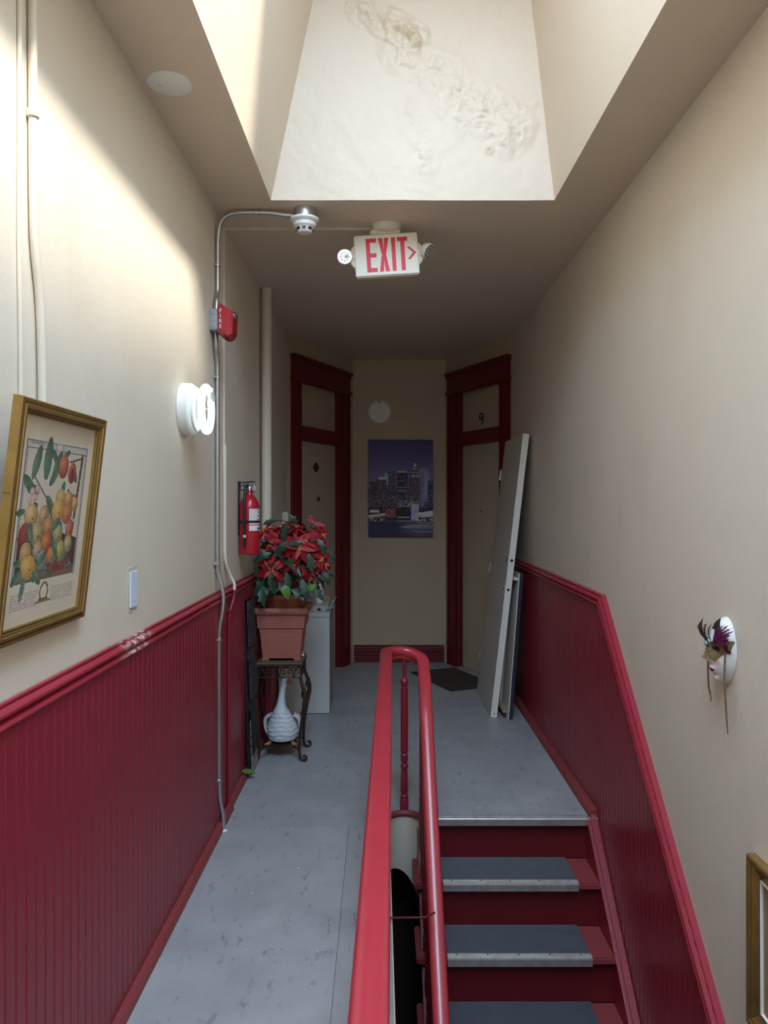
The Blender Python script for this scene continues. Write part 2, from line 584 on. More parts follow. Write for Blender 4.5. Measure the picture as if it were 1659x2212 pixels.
class Paint:
    def __init__(self, w, h, bg_):
        self.a = np.zeros((h, w, 3)) + np.array(bg_, float)
        self.w, self.h = w, h
        self.Y, self.X = np.mgrid[0:h, 0:w]
        self.x = (self.X + 0.5) / w
        self.y = (self.Y + 0.5) / h
        self.asp = h / w

    def mask(self, k, c, al=1.0):
        self.a[k] = self.a[k] * (1 - al) + np.array(c, float) * al

    def rect(self, x0, y0, x1, y1, c, al=1.0):
        self.mask((self.x >= x0) & (self.x < x1) & (self.y >= y0) & (self.y < y1), c, al)

    def ell(self, cx, cy, rx, ry, c, ang=0, c2=None):
        dx, dy = self.x - cx, (self.y - cy) * self.asp
        ca, sa = math.cos(ang), math.sin(ang)
        p, q = (dx * ca + dy * sa) / rx, (-dx * sa + dy * ca) / (ry * self.asp)
        d = p * p + q * q
        k = d < 1
        if c2 is None:
            self.mask(k, c)
        else:
            t = np.clip(np.sqrt((p + 0.3) ** 2 + (q + 0.3) ** 2) / 1.3, 0, 1)[k][:, None]
            self.a[k] = np.array(c, float) * (1 - t) + np.array(c2, float) * t

    def line(self, x0, y0, x1, y1, wd, c):
        ax, ay, bx, by = x0, y0 * self.asp, x1, y1 * self.asp
        px, py = self.x, self.y * self.asp
        L2 = (bx - ax) ** 2 + (by - ay) ** 2 + 1e-9
        t = np.clip(((px - ax) * (bx - ax) + (py - ay) * (by - ay)) / L2, 0, 1)
        d = np.hypot(px - ax - t * (bx - ax), py - ay - t * (by - ay))
        self.mask(d < wd, c)

    def leaf(self, x, y, ang, ln, c, c2):
        self.ell(x + math.cos(ang) * ln / 2, y + math.sin(ang) * ln / 2 / self.asp, ln / 2, ln * 0.2 / self.asp, c, ang, c2)
        self.line(x, y, x + math.cos(ang) * ln, y + math.sin(ang) * ln / self.asp, 0.003, (60, 80, 62))


# ================================================================== STRUCTURE
HC = 3.03


def xl(y):
    return -0.862 + 0.0117 * y


def xr(y):
    return 1.108 + 0.0055 * y


JOG = 3.76
XN = 0.012                                           # the nearer stretch of the left wall stands proud


def xln(y):
    return xl(y) + (XN if y < JOG else 0)


AL0, AL1 = V(-0.787, 6.425, 0), V(-0.269, 7.614, 0)
AR0, AR1 = V(1.144, 6.51, 0), V(0.659, 7.614, 0)

# left wall
wall_left = solo('wall_left', MB().plan([(xl(-2.5) + XN, -2.5), (xl(JOG) + XN, JOG), (xl(JOG), JOG), (AL0.x, AL0.y),
                 (-1.05, AL0.y), (-1.05, -2.5)], -3.4, HC), M['wall'], 'cream plaster wall with the gilt framed fruit print', kind='structure', smooth=False)
wall_right = solo('wall_right', MB().plan([(xr(-2.5), -2.5), (1.4, -2.5), (1.4, AR0.y), (AR0.x, AR0.y)], -3.4, HC), M['wall'],
                  'cream plaster wall above the staircase with the porcelain mask', kind='structure', smooth=False)
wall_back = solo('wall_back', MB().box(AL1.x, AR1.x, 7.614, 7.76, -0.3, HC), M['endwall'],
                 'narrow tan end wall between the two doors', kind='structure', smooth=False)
solo('wall_front', MB().box(-1.05, 1.4, -2.65, -2.5, -3.4, HC), M['wall'], 'cream wall closing the other end of the hall', kind='structure')
M['dark'] = mat('painted_stairwell_shade', (0.035, 0.022, 0.018), 0.7, (0.025, 0.016, 0.014), 3, 0.8)  # darkness of the unlit stairwell put into the colour
solo('wall_lower', MB().box(-1.05, 1.4, 4.25, 4.4, -3.4, -0.26), M['dark'], 'wall of the storey below under the landing, its shade painted in dark brown', kind='structure')
solo('floor_lower', MB().box(-1.05, 1.4, -2.65, 4.4, -3.5, -3.4), M['dark'], 'floor of the storey below at the foot of the stairs, its shade painted in dark', kind='structure')

# ceiling with the skylight opening
hx0, hx1 = (-0.5830, -0.5146), (0.789, 0.8275)       # left/right edges of the hole at its two ends
HY0, HY1 = -1.9, 3.605  # opening stretched unseen behind the camera to brighten the near hall
GY0, GY1 = -1.75, 2.32                              # the glazing stops short of the far end of the well to dim it
cm = MB()
cm.plan([(-1.1, -2.6), (1.45, -2.6), (1.45, HY0), (-1.1, HY0)], HC, HC + 0.12)
cm.plan([(-1.1, HY1), (1.45, HY1), (1.45, 7.9), (-1.1, 7.9)], HC, HC + 0.12)
cm.plan([(-1.1, HY0), (hx0[0], HY0), (hx0[1], HY1), (-1.1, HY1)], HC, HC + 0.12)
cm.plan([(hx1[0], HY0), (1.45, HY0), (1.45, HY1), (hx1[1], HY1)], HC, HC + 0.12)
ceiling = solo('ceiling', cm, M['ceil'], 'cream painted ceiling cut open for the skylight well', kind='structure', smooth=False)

TL = 0.2 * (ZT - HC) / 0.95
TR = 0.11 * (ZT - HC) / 0.95


def wellquad(name, a, b, c, d, out, label):
    mb = MB()
    a, b, c, d, out = map(Vector, (a, b, c, d, out))
    mb.add([a, b, c, d, a + out, b + out, c + out, d + out],
           [(0, 1, 2, 3), (4, 7, 6, 5), (0, 4, 5, 1), (1, 5, 6, 2), (2, 6, 7, 3), (3, 7, 4, 0)])
    return solo(name, mb, M['well'], label, kind='structure', smooth=False)


e = 0.002
wellquad('wall_skylight_left', (hx0[0], HY0, HC + e), (hx0[1], HY1, HC + e), (hx0[1] + TL, HY1, ZT), (hx0[0] + TL, HY0, ZT), (-0.1, 0, 0), 'bright sunlit side of the skylight well')
wellquad('wall_skylight_right', (hx1[0], HY0, HC + e), (hx1[1], HY1, HC + e), (hx1[1] - TR, HY1, ZT), (hx1[0] - TR, HY0, ZT), (0.1, 0, 0), 'shaded cream side of the skylight well')
wellquad('wall_skylight_front', (hx0[0], HY0, HC + e), (hx1[0], HY0, HC + e), (hx1[0] - TR, HY0, ZT), (hx0[0] + TL, HY0, ZT), (0, -0.1, 0), 'near end of the skylight well')

# far end of the well: blistered plaster, real relief
GX, GZ = 230, 200
me = bpy.data.meshes.new('wall_skylight_back')
vs_, tint = [], []


def seg_d(x, z, a, b):
    ax, az = a
    bx, bz = b
    t = max(0, min(1, ((x - ax) * (bx - ax) + (z - az) * (bz - az)) / ((bx - ax) ** 2 + (bz - az) ** 2)))
    return math.hypot(x - ax - t * (bx - ax), z - az - t * (bz - az)), t


for j in range(GZ + 1):
    z = HC + (ZT - HC) * j / GZ
    f = (z - HC) / (ZT - HC)
    x0, x1 = hx0[1] + TL * f - 0.01, hx1[1] - TR * f + 0.01
    for i in range(GX + 1):
        x = x0 + (x1 - x0) * i / GX
        d1, _ = seg_d(x, z, (-0.08, 3.93), (0.16, 3.80))
        d2, t2 = seg_d(x, z, (0.12, 3.74), (0.62, 3.36))
        d3, _ = seg_d(x, z, (0.12, 3.55), (0.22, 3.18))
        n1 = mnoise.fractal(V(x * 16, z * 16, 3.1), 1.0, 2.0, 5)
        n2 = 1 - abs(mnoise.noise(V(x * 26 + n1, z * 26, 9.2)))
        n3 = mnoise.noise(V(x * 6, z * 6, 1.7))
        m1 = max(0, 1 - d1 / 0.085)
        m2 = max(0, 1 - d2 / (0.14 + 0.06 * n3))
        m3 = max(0, 1 - d3 / 0.07)
        n4 = 1 - abs(mnoise.noise(V(x * 55 + 2 * n1, z * 70, 4.4)))
        h = m1 ** 0.6 * (0.014 + 0.030 * n1 + 0.012 * n2) + m2 ** 0.7 * (0.010 * n2 + 0.010 * n1 + 0.006 * n4) + m3 * (0.006 * n2 + 0.005 * n1)
        h += 0.004 * n3 + 0.0016 * n1
        r = math.hypot(x - 0.517, z - 3.265)
        h += 0.012 * math.exp(-(r / 0.02) ** 2) - (0.012 if r < 0.009 else 0)
        h += 0.006 * math.exp(-((x - 0.735) ** 2 + (z - 3.49) ** 2) / 0.0003)
        vs_.append((x, HY1 - 0.010 - h, z))
        tint.append(max(0, min(1, m1 * (0.25 + 0.9 * max(0, n1)) + 0.8 * math.exp(-(r / 0.016) ** 2))))
fs_ = [(j * (GX + 1) + i, j * (GX + 1) + i + 1, (j + 1) * (GX + 1) + i + 1, (j + 1) * (GX + 1) + i) for j in range(GZ) for i in range(GX)]
me.from_pydata(vs_, [], fs_)
at_ = me.attributes.new('stain', 'FLOAT', 'POINT')
at_.data.foreach_set('value', tint)
me.shade_smooth()
M['wellback'] = mat('blistered_plaster', (0.72, 0.62, 0.50), 0.5, (0.69, 0.585, 0.46), 3, 0.8, 0.25, 60, bdist=0.003)
Nn, Ln, Pn = nodes(M['wellback'])
an = Nn.new('ShaderNodeAttribute')
an.attribute_name = 'stain'
overlay(M['wellback'], an.outputs['Fac'], (0.62, 0.49, 0.33))
me.materials.append(M['wellback'])
o = bpy.data.objects.new('wall_skylight_back', me)
COL.objects.link(o)
props(o, 'blistered peeling plaster end of the skylight well', kind='structure')

solo('ceiling_skylight', MB().box(-0.5, 0.9, GY1 + 0.09, HY1 + 0.15, ZT, ZT + 0.1).box(-0.5, 0.9, HY0 - 0.15, GY0 - 0.09, ZT, ZT + 0.1), M['well'], 'unseen roof over the far end of the skylight well', kind='structure', smooth=False)  # out of view; its edge is set to dim the end of the well
# skylight frame and pane
sk = root('window_1', 'glazed skylight closing the top of the well', None, (0.2, 1.9, ZT), kind='structure')
gx0, gx1 = hx0[0] + TL, hx1[1] - TR
fr = MB().box(gx0 - 0.1, gx0, GY0 - 0.1, GY1 + 0.1, ZT, ZT + 0.05).box(gx1, gx1 + 0.1, GY0 - 0.1, GY1 + 0.1, ZT, ZT + 0.05)
fr.box(gx0, gx1, GY0 - 0.1, GY0, ZT, ZT + 0.05).box(gx0, gx1, GY1, GY1 + 0.1, ZT, ZT + 0.05)
part('frame', fr, M['steel'], sk, smooth=False)
part('pane', MB().box(gx0 - 0.03, gx1 + 0.03, GY0 - 0.03, GY1 + 0.03, ZT + 0.05, ZT + 0.056), M['glass'], sk, smooth=False)

# ------------------------------------------------------------------ floor
OX0, OXR = 0.045, 0.205                               # stairwell gap beside the flight
NY = 3.845
arc = [(0.125 - 0.08 * math.cos(PI * k / 14), 3.825 + 0.08 * math.sin(PI * k / 14)) for k in range(15)]
fl = MB()
fl.plan([(-0.95, -2.6), (OX0, -2.6), (OX0, 3.825), (-0.95, 3.825)], -0.24, -0.012)
arc2 = [(0.125 - 0.095 * math.cos(PI * k / 14), 3.825 + 0.095 * math.sin(PI * k / 14)) for k in range(15)]
fl.plan([(-0.95, 3.825)] + arc2 + [(0.225, NY + 0.056), (1.3, NY + 0.056), (1.3, 7.9), (-0.95, 7.9)], -0.24, -0.012)
fl.plan([(OX0, -2.6), (1.3, -2.6), (1.3, 0.2), (OX0, 0.2)], -0.24, -0.012)
floor = solo('floor', fl, M['floor'], 'grey painted floor of the hall and landing, scuffed and paint-spotted', kind='structure', smooth=False)
g = 0.0012
pan = [[(-0.86, -2.5), (-0.151 - g, -2.5), (-0.151 - g, 1.02), (-0.86, 1.02)],
       [(-0.86, 1.02 + 2 * g), (-0.151 - g, 1.02 + 2 * g), (-0.151 - g, 3.76), (-0.86, 3.76)],
       [(-0.151 + g, -2.5), (OX0, -2.5), (OX0, 2.29), (-0.151 + g, 2.29)],
       [(-0.151 + g, 2.29 + 2 * g), (OX0, 2.29 + 2 * g), (OX0, 3.76), (-0.151 + g, 3.76)],
       [(-0.86, 3.76 + g), (OX0, 3.76 + g), (OX0, 3.825)] + arc[1:] + [(OXR, NY), (1.18, NY), (1.18, 7.7), (-0.86, 7.7)],
       [(OX0 + 0.002, -2.5), (1.12, -2.5), (1.12, 0.2), (OX0 + 0.002, 0.2)]]
for p in pan:
    part('floor_panel', MB().plan(p, -0.0115, 0.0), M['floor'], floor, smooth=False)

# curved apron below the floor edge at the turn of the well, and the red half-round above it
ap = MB()
rr = []
for k in range(21):
    th = PI * k / 20
    x, y = 0.125 - 0.08 * math.cos(th), 3.825 + 0.08 * math.sin(th)
    u = (x - 0.045) / 0.162
    zb = -0.27 - 0.24 * (1 - math.sqrt(max(0, 1 - u * u)))
    c = V(0.125, 3.825, 0)
    q = (V(x, y, 0) - c).normalized() * 0.012
    rr.append([V(x, y, -0.012), V(x, y, zb), V(x, y, zb) + q, V(x, y, -0.012) + q])
ap.rings(rr)
solo('trim_1', ap, M['wall'], 'curved pale grey apron under the floor edge at the turn of the stairwell', kind='structure')
hr = MB().tube([V(0.036, 3.70, -0.004), V(0.037, 3.80, -0.004)] + [V(0.125 - 0.088 * math.cos(PI * k / 16), 3.825 + 0.088 * math.sin(PI * k / 16), -0.002) for k in range(17)]
               + [V(0.213, 3.80, -0.03)], 0.017, 10)
solo('trim_2', hr, M['red_worn'], 'dark red half-round edging curving around the end of the stairwell', kind='structure')
solo('trim_3', MB().box(OX0 - 0.01, OX0 + 0.004, 0.2, 3.82, -0.24, -0.003), M['wall'], 'pale fascia board along the walkway side of the stairwell', kind='structure')

solo('wall_added_understair', MB().box(-0.02, 0.03, 0.2, 4.25, -3.4, -0.245), M['dark'], 'added wall under the walkway darkening the stairwell gap, shade painted in dark brown', kind='structure')  # added to keep light out of the gap; coloured dark as shade
# ------------------------------------------------------------------ wainscot
PITCH = 0.0485


def board_mesh(name, out):
    """unit-high beaded board, 18 mm proud, standing on z=0; out = +1 faces +X"""
    w = PITCH / 2 - 0.0020
    pr = [(0, -w), (0.0085, -w), (0.0125, -w + 0.0035), (0.0125, w - 0.0035), (0.0085, w), (0, w)]
    mb = MB().prism([(a * out, b) for a, b in pr], (0, 0, 0), (1, 0, 0), (0, 1, 0), (0, 0, 1))
    return mesh_from(mb, name, M['red'], smooth=False)


bl = board_mesh('wainscot_board', 1)
br_ = board_mesh('wainscot_board_right', -1)
BD = 0.006
# left
backl = MB().obox((xl(-1) + XN, -1, 0), (BD, 0, 0), (0.0117 * (JOG + 1), JOG + 1, 0), (0, 0, 1.13))
backl.obox((xl(JOG), JOG, 0), (BD, 0, 0), (0.0117 * (AL0.y - JOG), AL0.y - JOG - 0.01, 0), (0, 0, 1.13))
part('wainscot_backing', backl, M['red'], wall_left, smooth=False)
rot = Matrix.Rotation(-math.atan(0.0117), 4, 'Z')
y = 0.75
while y < 6.38:
    if not (JOG - 0.03 < y < JOG + 0.02):
        inst('wainscot_board', bl, wall_left, Matrix.Translation((xln(y) + BD, y, 0.0)) @ rot @ Matrix.Diagonal((1, 1, 1.125, 1)))
    y += PITCH
RAILP = [(0, 0), (0.008, 0), (0.0105, -0.003), (0.0095, -0.007), (0.007, -0.009), (0.010, -0.012), (0.018, -0.015), (0.0235, -0.020), (0.0235, -0.026), (0.018, -0.031),
         (0.010, -0.033), (0.0085, -0.036), (0.014, -0.039), (0.021, -0.043), (0.0235, -0.049), (0.020, -0.055), (0.012, -0.059), (0, -0.060)]


def lpt(y, z, off, near=None):
    n = (y < JOG) if near is None else near
    return V(xl(y) + (XN if n else 0) + off, y, z)


tl = MB().sweep(RAILP, [lpt(-1, 1.163, 0.004, True), lpt(JOG, 1.163, 0.004, True)], (1, 0, 0))
solo('trim_4', tl, M['red_rail'], 'red moulded chair rail along the near stretch of wall, scuffed bare in one spot', kind='structure')
tl = MB().sweep(RAILP, [lpt(JOG + 0.004, 1.158, 0.008, False), lpt(AL0.y - 0.02, 1.158, 0.008, False)], (1, 0, 0))
solo('trim_5', tl, M['red_rail'], 'red moulded chair rail behind the fire extinguisher', kind='structure')
QR = [(0, 0), (0.032, 0), (0.032, 0.008), (0.029, 0.018), (0.022, 0.027), (0.012, 0.032), (0, 0.034)]
solo('baseboard_left', MB().sweep(QR, [lpt(-1, 0, 0.014, True), lpt(3.955, 0, 0.014, True)], (1, 0, 0)), M['red_worn'],
     'red quarter-round skirting along the walkway', kind='structure')
solo('baseboard_left', MB().sweep(QR, [lpt(3.962, 0, 0.014, False), lpt(AL0.y - 0.02, 0, 0.014, False)], (1, 0, 0)), M['red_worn'],
     'red quarter-round skirting beyond the thin pipe, behind the plant stand', kind='structure')

# right
FUR = 0.012                                            # the wainscot is furred out here
KY, KZ, SL = 3.79, 1.138, 0.923                       # where the rail turns down with the stairs


def rtop(y):
    return KZ if y > KY else KZ - SL * (KY - y)


def rbot(y):
    return 0.0 if y > NY else -SL * (NY - y) - 0.12


prof = [(6.49, KZ - 0.03), (KY, KZ - 0.03), (0.3, rtop(0.3) - 0.03), (0.3, rbot(0.3)), (NY, -0.12), (NY, 0), (6.49, 0)]
part('wainscot_backing', MB().prism(prof, (xr(3.5) - FUR, 0, 0), (0, 1, 0), (0, 0, 1), (FUR + 0.03, 0, 0)), M['red'], wall_right, smooth=False)
rotr = Matrix.Rotation(-math.atan(0.0055), 4, 'Z')
y = 1.2
while y < 6.46:
    z0, z1 = rbot(y), rtop(y) - 0.02
    inst('wainscot_board', br_, wall_right, Matrix.Translation((xr(y) - FUR - 0.001, y, z0)) @ rotr @ Matrix.Diagonal((1, 1, z1 - z0, 1)))
    y += PITCH


def rpt(y, z, off):
    return V(xr(y) - FUR - off, y, z)


RP2 = [(a * 1.05 if a else -0.02, b) for a, b in RAILP]
tr_ = MB().sweep(RP2, [rpt(6.48, KZ, 0.003), rpt(KY, KZ, 0.003), rpt(0.35, rtop(0.35), 0.003)], (-1, 0, 0))
solo('trim_6', tr_, M['red_rail'], 'red moulded chair rail that turns down along the staircase', kind='structure')
solo('baseboard_right', MB().sweep([(a * 1.3, b * 1.2) for a, b in QR], [rpt(6.48, 0, 0.012), rpt(NY + 0.01, 0, 0.012)], (-1, 0, 0)), M['red_worn'],
     'red quarter-round skirting along the landing beside the leaning doors', kind='structure')

# ------------------------------------------------------------------ staircase
RISE, RUN = 0.215, 0.233
TX0, TX1 = 0.165, 1.056
st = root('staircase', 'dark red wooden staircase with grey rubber tread mats going down', 'staircase', (0.6, NY, 0), kind='structure')
NS = 15
tread0 = MB().box(TX0, TX1, 0, RUN + 0.03, -0.032, 0)
tread_me = mesh_from(tread0, 'tread', M['red_worn'], bevel=0.006)
riser_me = mesh_from(MB().box(0.20, TX1, 0.032, 0.05, -RISE, -0.03), 'riser', M['red_stair'], smooth=False)
matb = MB().box(0.305, 0.945, 0.028, RUN + 0.03, 0.0005, 0.004)
y = 0.034
while y < RUN + 0.022:
    matb.prism([(0, 0), (0.0052, 0), (0.0038, 0.0028), (0.0014, 0.0028)], (0.305, y, 0.004), (0, 1, 0), (0, 0, 1), (0.64, 0, 0))
    y += 0.0088
mat_me = mesh_from(matb, 'tread_mat', M['rubber'], smooth=False)
nosb = MB()
nosb.prism([(0.03, 0.001), (0.03, 0.006), (0.004, 0.0065), (-0.004, 0.003), (-0.006, -0.004), (-0.006, -0.034), (-0.001, -0.034), (-0.001, 0.001)],
           (0.303, 0, 0), (0, 1, 0), (0, 0, 1), (0.644, 0, 0))
for k in range(3):
    nosb.box(0.303, 0.947, 0.008 + k * 0.007, 0.0105 + k * 0.007, 0.006, 0.0078)
nos_me = mesh_from(nosb, 'nosing_strip', M['alu'], smooth=False)
scr = MB()
for k in range(5):
    scr.lathe([(0.0038, 0), (0.0032, 0.0022), (0.001, 0.003)], (0.345 + k * 0.139, 0.017, 0.0065), n=8)
scr_me = mesh_from(scr, 'screws', M['hole'])
T0 = -ORG[st.name]
for k in range(1, NS):
    ox = Matrix.Translation(T0 + V(0, NY - RUN * k, -RISE * k))
    t = inst('tread', tread_me, st, ox)
    for nm, mm in (('tread_mat', mat_me), ('nosing_strip', nos_me)):
        inst(nm, mm, t, Matrix.Identity(4))
    if k < 5:
        inst('screw_row', scr_me, t, Matrix.Identity(4))
for k in range(0, NS):
    inst('riser', riser_me, st, Matrix.Translation(T0 + V(0, NY - RUN * k, -RISE * k)))
ln = MB().prism([(0.03, 0.0005), (0.03, 0.004), (0.004, 0.0045), (-0.004, 0.002), (-0.007, -0.004), (-0.007, -0.036), (-0.001, -0.036), (-0.001, 0.0005)],
                (0.215, NY, 0), (0, 1, 0), (0, 0, 1), (TX1 - 0.005 - 0.215, 0, 0))
for k in range(2):
    ln.box(0.215, TX1 - 0.005, NY + 0.010 + k * 0.008, NY + 0.013 + k * 0.008, 0.004, 0.0055)
part('landing_nosing_strip', ln, M['alu'], st, 'scuffed aluminium strip along the edge of the landing', smooth=False)
# wall skirt following the flight
sk_ = [(NY + 0.06, 0.0), (NY + 0.012, 0.03), (NY - 0.01, 0.002), (0.2, -SL * (NY - 0.2) + 0.012), (0.2, -SL * (NY - 0.2) - 0.33), (NY + 0.06, -0.33)]
part('wall_skirt', MB().prism(sk_, (TX1 - 0.004, 0, 0), (0, 1, 0), (0, 0, 1), (0.06, 0, 0)), M['red'], st, smooth=False, bevel=0.016)
so = [(NY + 0.05, -0.03), (NY - RUN * 14, -RISE * 14 - 0.03), (NY - RUN * 14, -RISE * 14 - 0.25), (NY + 0.05, -0.25)]
part('stringer', MB().prism(so, (0.19, 0, 0), (0, 1, 0), (0, 0, 1), (0.02, 0, 0)), M['red_stair'], st, smooth=False)
part('added_spandrel', MB().prism([(NY + 0.05, -0.24), (NY - RUN * 14, -RISE * 14 - 0.24), (NY + 0.05, -3.39)], (0.196, 0, 0), (0, 1, 0), (0, 0, 1), (0.012, 0, 0)), M['dark'], st, smooth=False)  # added panel closing off the flight so the gap stays black, shade in its colour
part('soffit', MB().prism([(NY + 0.05, -0.25), (NY - RUN * 14, -RISE * 14 - 0.25), (NY - RUN * 14, -RISE * 14 - 0.27), (NY + 0.05, -0.27)],
     (0.19, 0, 0), (0, 1, 0), (0, 0, 1), (0.95, 0, 0)), M['wall'], st, smooth=False)

# ------------------------------------------------------------------ railing
rl = root('stair_railing', 'glossy red stair railing with handrail turning back on itself around the well', 'railing', (0.1, 3.9, 0))
HP = [(-0.031, -0.012), (-0.0308, 0.002), (-0.0275, 0.0105), (-0.0205, 0.0150), (0, 0.017), (0.0205, 0.0150), (0.0275, 0.0105), (0.0308, 0.002), (0.031, -0.012),
      (0.028, -0.022), (0.021, -0.028), (0.020, -0.040), (0.014, -0.045), (-0.014, -0.045), (-0.020, -0.040), (-0.021, -0.028), (-0.028, -0.022)]
TOPZ = 0.852 - 0.017


def lrx(y):
    return -0.017 + (0.031 + 0.017) * (y - 1.09) / (3.67 - 1.09)


path = [V(lrx(y), y, TOPZ) for y in (0.22, 1.0, 2.0, 3.0, 3.6, 3.78)]
uc, ur = V(0.1285, 3.86, 0), 0.0945
for k in range(0, 17):
    th = PI * (1 - k / 16)
    f = k / 16
    z = TOPZ if f < 0.4 else TOPZ - 0.052 * ((f - 0.4) / 0.6) ** 1.6
    path.append(V(uc.x + ur * math.cos(th), uc.y + ur * math.sin(th), z))


def rrz(y):
    return 0.80 - 0.017 - 0.99 * (3.80 - y)


path += [V(0.2228, 3.825, 0.768), V(0.2225, 3.79, 0.744), V(0.2225, 3.75, rrz(3.75) + 0.004)]
path += [V(0.222, y, rrz(y)) for y in (3.6, 3.2, 2.8, 2.4, 2.0, 1.5, 1.0, 0.7)]
part('handrail', MB().rail(HP, path), M['red_hand'], rl)
BH = 0.79
BALP = [(0.0, 0.0215), (0.060, 0.0215), (0.064, 0.019), (0.070, 0.0205), (0.078, 0.0205), (0.083, 0.016), (0.088, 0.0165), (0.098, 0.0205), (0.150, 0.0195), (0.200, 0.0175),
        (0.205, 0.016), (0.212, 0.0165), (0.220, 0.0208), (0.230, 0.0208), (0.238, 0.0155), (0.246, 0.0165), (0.262, 0.020), (0.285, 0.0205), (0.287, 0.0175),
        (0.293, 0.0145), (0.299, 0.0195), (0.305, 0.0200), (0.45, 0.0195), (0.62, 0.0178), (0.628, 0.0178), (0.630, 0.0150), (0.638, 0.0145), (0.648, 0.0200), (0.660, 0.0205),
        (0.668, 0.0155), (0.676, 0.0105), (0.70, 0.0098), (0.79, 0.0092)]
bal_me = mesh_from(MB().lathe([(r, h) for h, r in BALP], n=14), 'baluster', M['red'])


def bal(x, y, z, h):
    inst('baluster', bal_me, rl, Matrix.Translation(V(x, y, z) - ORG[rl.name]) @ Matrix.Diagonal((1, 1, h / BH, 1)))


bal(0.1285, 3.946, 0.0, 0.803)
y = 3.70
while y > 0.4:
    bal(lrx(y), y, 0.0, 0.79)
    y -= 0.165
bal(0.2235, 3.868, 0.0, 0.752)
for k in range(1, 14):
    for s in (0.06, 0.1765):
        y = NY - RUN * k + s
        bal(0.2175, y, -RISE * k, rrz(y) - 0.035 + RISE * k)
part('brace_rod', MB().tube([V(0.02, 2.90, 0.012), V(0.17, 2.90, 0.014), V(0.187, 2.90, 0.019), V(0.212, 2.90, 0.034)], 0.0042, 8), M['red_stair'], rl, 'thin red iron rod bracing the two sides')
nw = MB().box(-0.085, 0.015, 0.24, 0.34, 0, 0.80)
part('newel_post', nw, M['red'], rl, bevel=0.008)

# ------------------------------------------------------------------ doors in the angled walls
DZ, TZ0, TZ1, HT = 2.15, 2.275, 2.665, 2.872


def angled(idx, p0, p1, side, o0, o1, label):
    u = (p1 - p0).normalized()
    n = V(u.y, -u.x, 0) if side == 'l' else V(-u.y, u.x, 0)
    if n.y > 0:
        n = -n
    L = (p1 - p0).length

    def bx_(mb, s0, s1, z0, z1, d0, d1):
        return mb.obox(p0 + u * s0 + n * d0 + V(0, 0, z0), u * (s1 - s0), n * (d1 - d0), V(0, 0, z1 - z0))
    w = MB()
    bx_(w, 0, o0, -0.3, HC, -0.14, 0)
    bx_(w, o1, L, -0.3, HC, -0.14, 0)
    bx_(w, o0, o1, TZ1 + 0.02, HC, -0.14, 0)
    bx_(w, 0, L, -0.3, HC, -0.18, -0.14)  # unseen backing added to stop sky light leaking under the door
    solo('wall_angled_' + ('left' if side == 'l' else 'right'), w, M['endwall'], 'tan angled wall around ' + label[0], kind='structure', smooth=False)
    d = root(f'door_{idx}', label[1], None, p0 + u * (o0 + o1) / 2, kind='structure')
    # jambs and head of the frame
    j = MB()
    bx_(j, o0, o0 + 0.03, 0, TZ1 + 0.02, -0.12, 0.004)
    bx_(j, o1 - 0.03, o1, 0, TZ1 + 0.02, -0.12, 0.004)
    bx_(j, o0, o1, TZ1, TZ1 + 0.02, -0.12, 0.004)
    part('jamb', j, M['red_door'], d, smooth=False)
    tb = MB()
    bx_(tb, o0 + 0.03, o1 - 0.03, DZ, TZ0, -0.11, -0.005)
    bx_(tb, o0 + 0.03, o1 - 0.03, DZ + 0.02, TZ0 - 0.03, -0.01, 0.006)
    part('transom_bar', tb, M['red_door'], d, smooth=False, bevel=0.004)
    tp = MB()
    bx_(tp, o0 + 0.03, o1 - 0.03, TZ0, TZ1, -0.085, -0.06)
    part('transom_panel', tp, M['door'], d, smooth=False)
    dl = MB()
    bx_(dl, o0 + 0.032, o1 - 0.032, 0.003, DZ - 0.003, -0.095, -0.055)
    slab = part('door_slab', dl, M['door'], d, smooth=False, bevel=0.002)
    cw = 0.135
    for (s0, s1) in ((o0 - cw, o0 + 0.012), (o1 - 0.012, o1 + cw)):
        s0, s1 = max(s0, 0.02), min(s1, L + 0.05)
        c = MB()
        bx_(c, s0, s1, 0, TZ1 + 0.02, 0, 0.02)
        wd = s1 - s0
        for a, b, h in ((0.0, 0.12, 0.034), (0.2, 0.28, 0.026), (0.36, 0.62, 0.024), (0.70, 0.78, 0.026), (0.86, 1.0, 0.030)):
            bx_(c, s0 + wd * a, s0 + wd * b, 0.0, TZ1 + 0.02, 0.018, h)
        part('casing', c, M['red_door'], d, smooth=False, bevel=0.002)
    hd = MB()
    s0, s1 = max(o0 - cw, 0.02) - 0.01, min(o1 + cw, L + 0.05) + 0.012
    bx_(hd, s0 + 0.012, s1 - 0.012, TZ1 - 0.02, HT - 0.02, 0, 0.032)
    bx_(hd, s0, s1, TZ1 - 0.01, TZ1 + 0.02, 0, 0.045)
    bx_(hd, s0, s1, HT - 0.03, HT, 0, 0.055)
    bx_(hd, s0 + 0.006, s1 - 0.006, HT - 0.055, HT - 0.03, 0, 0.042)
    part('head_casing', hd, M['red_door'], d, smooth=False, bevel=0.003)
    return d, slab, u, n


d1, slab1, u1, n1 = angled(1, AL0, AL1, 'l', 0.20, 1.05, ('door 8', 'cream door numbered 8 in a dark red moulded casing with transom panel'))
d2, slab2, u2, n2 = angled(2, AR0, AR1, 'r', 0.165, 0.985, ('door 9', 'cream door in a dark red casing with a black 9 on its transom'))


def s_of(p0, u, px, d=0, n=None):
    """distance along a plan line at which a sight line of given slope meets it"""
    q = p0 + (n * d if n else V(0, 0, 0))
    k = px
    return (k * q.y - q.x) / (u.x - k * u.y)


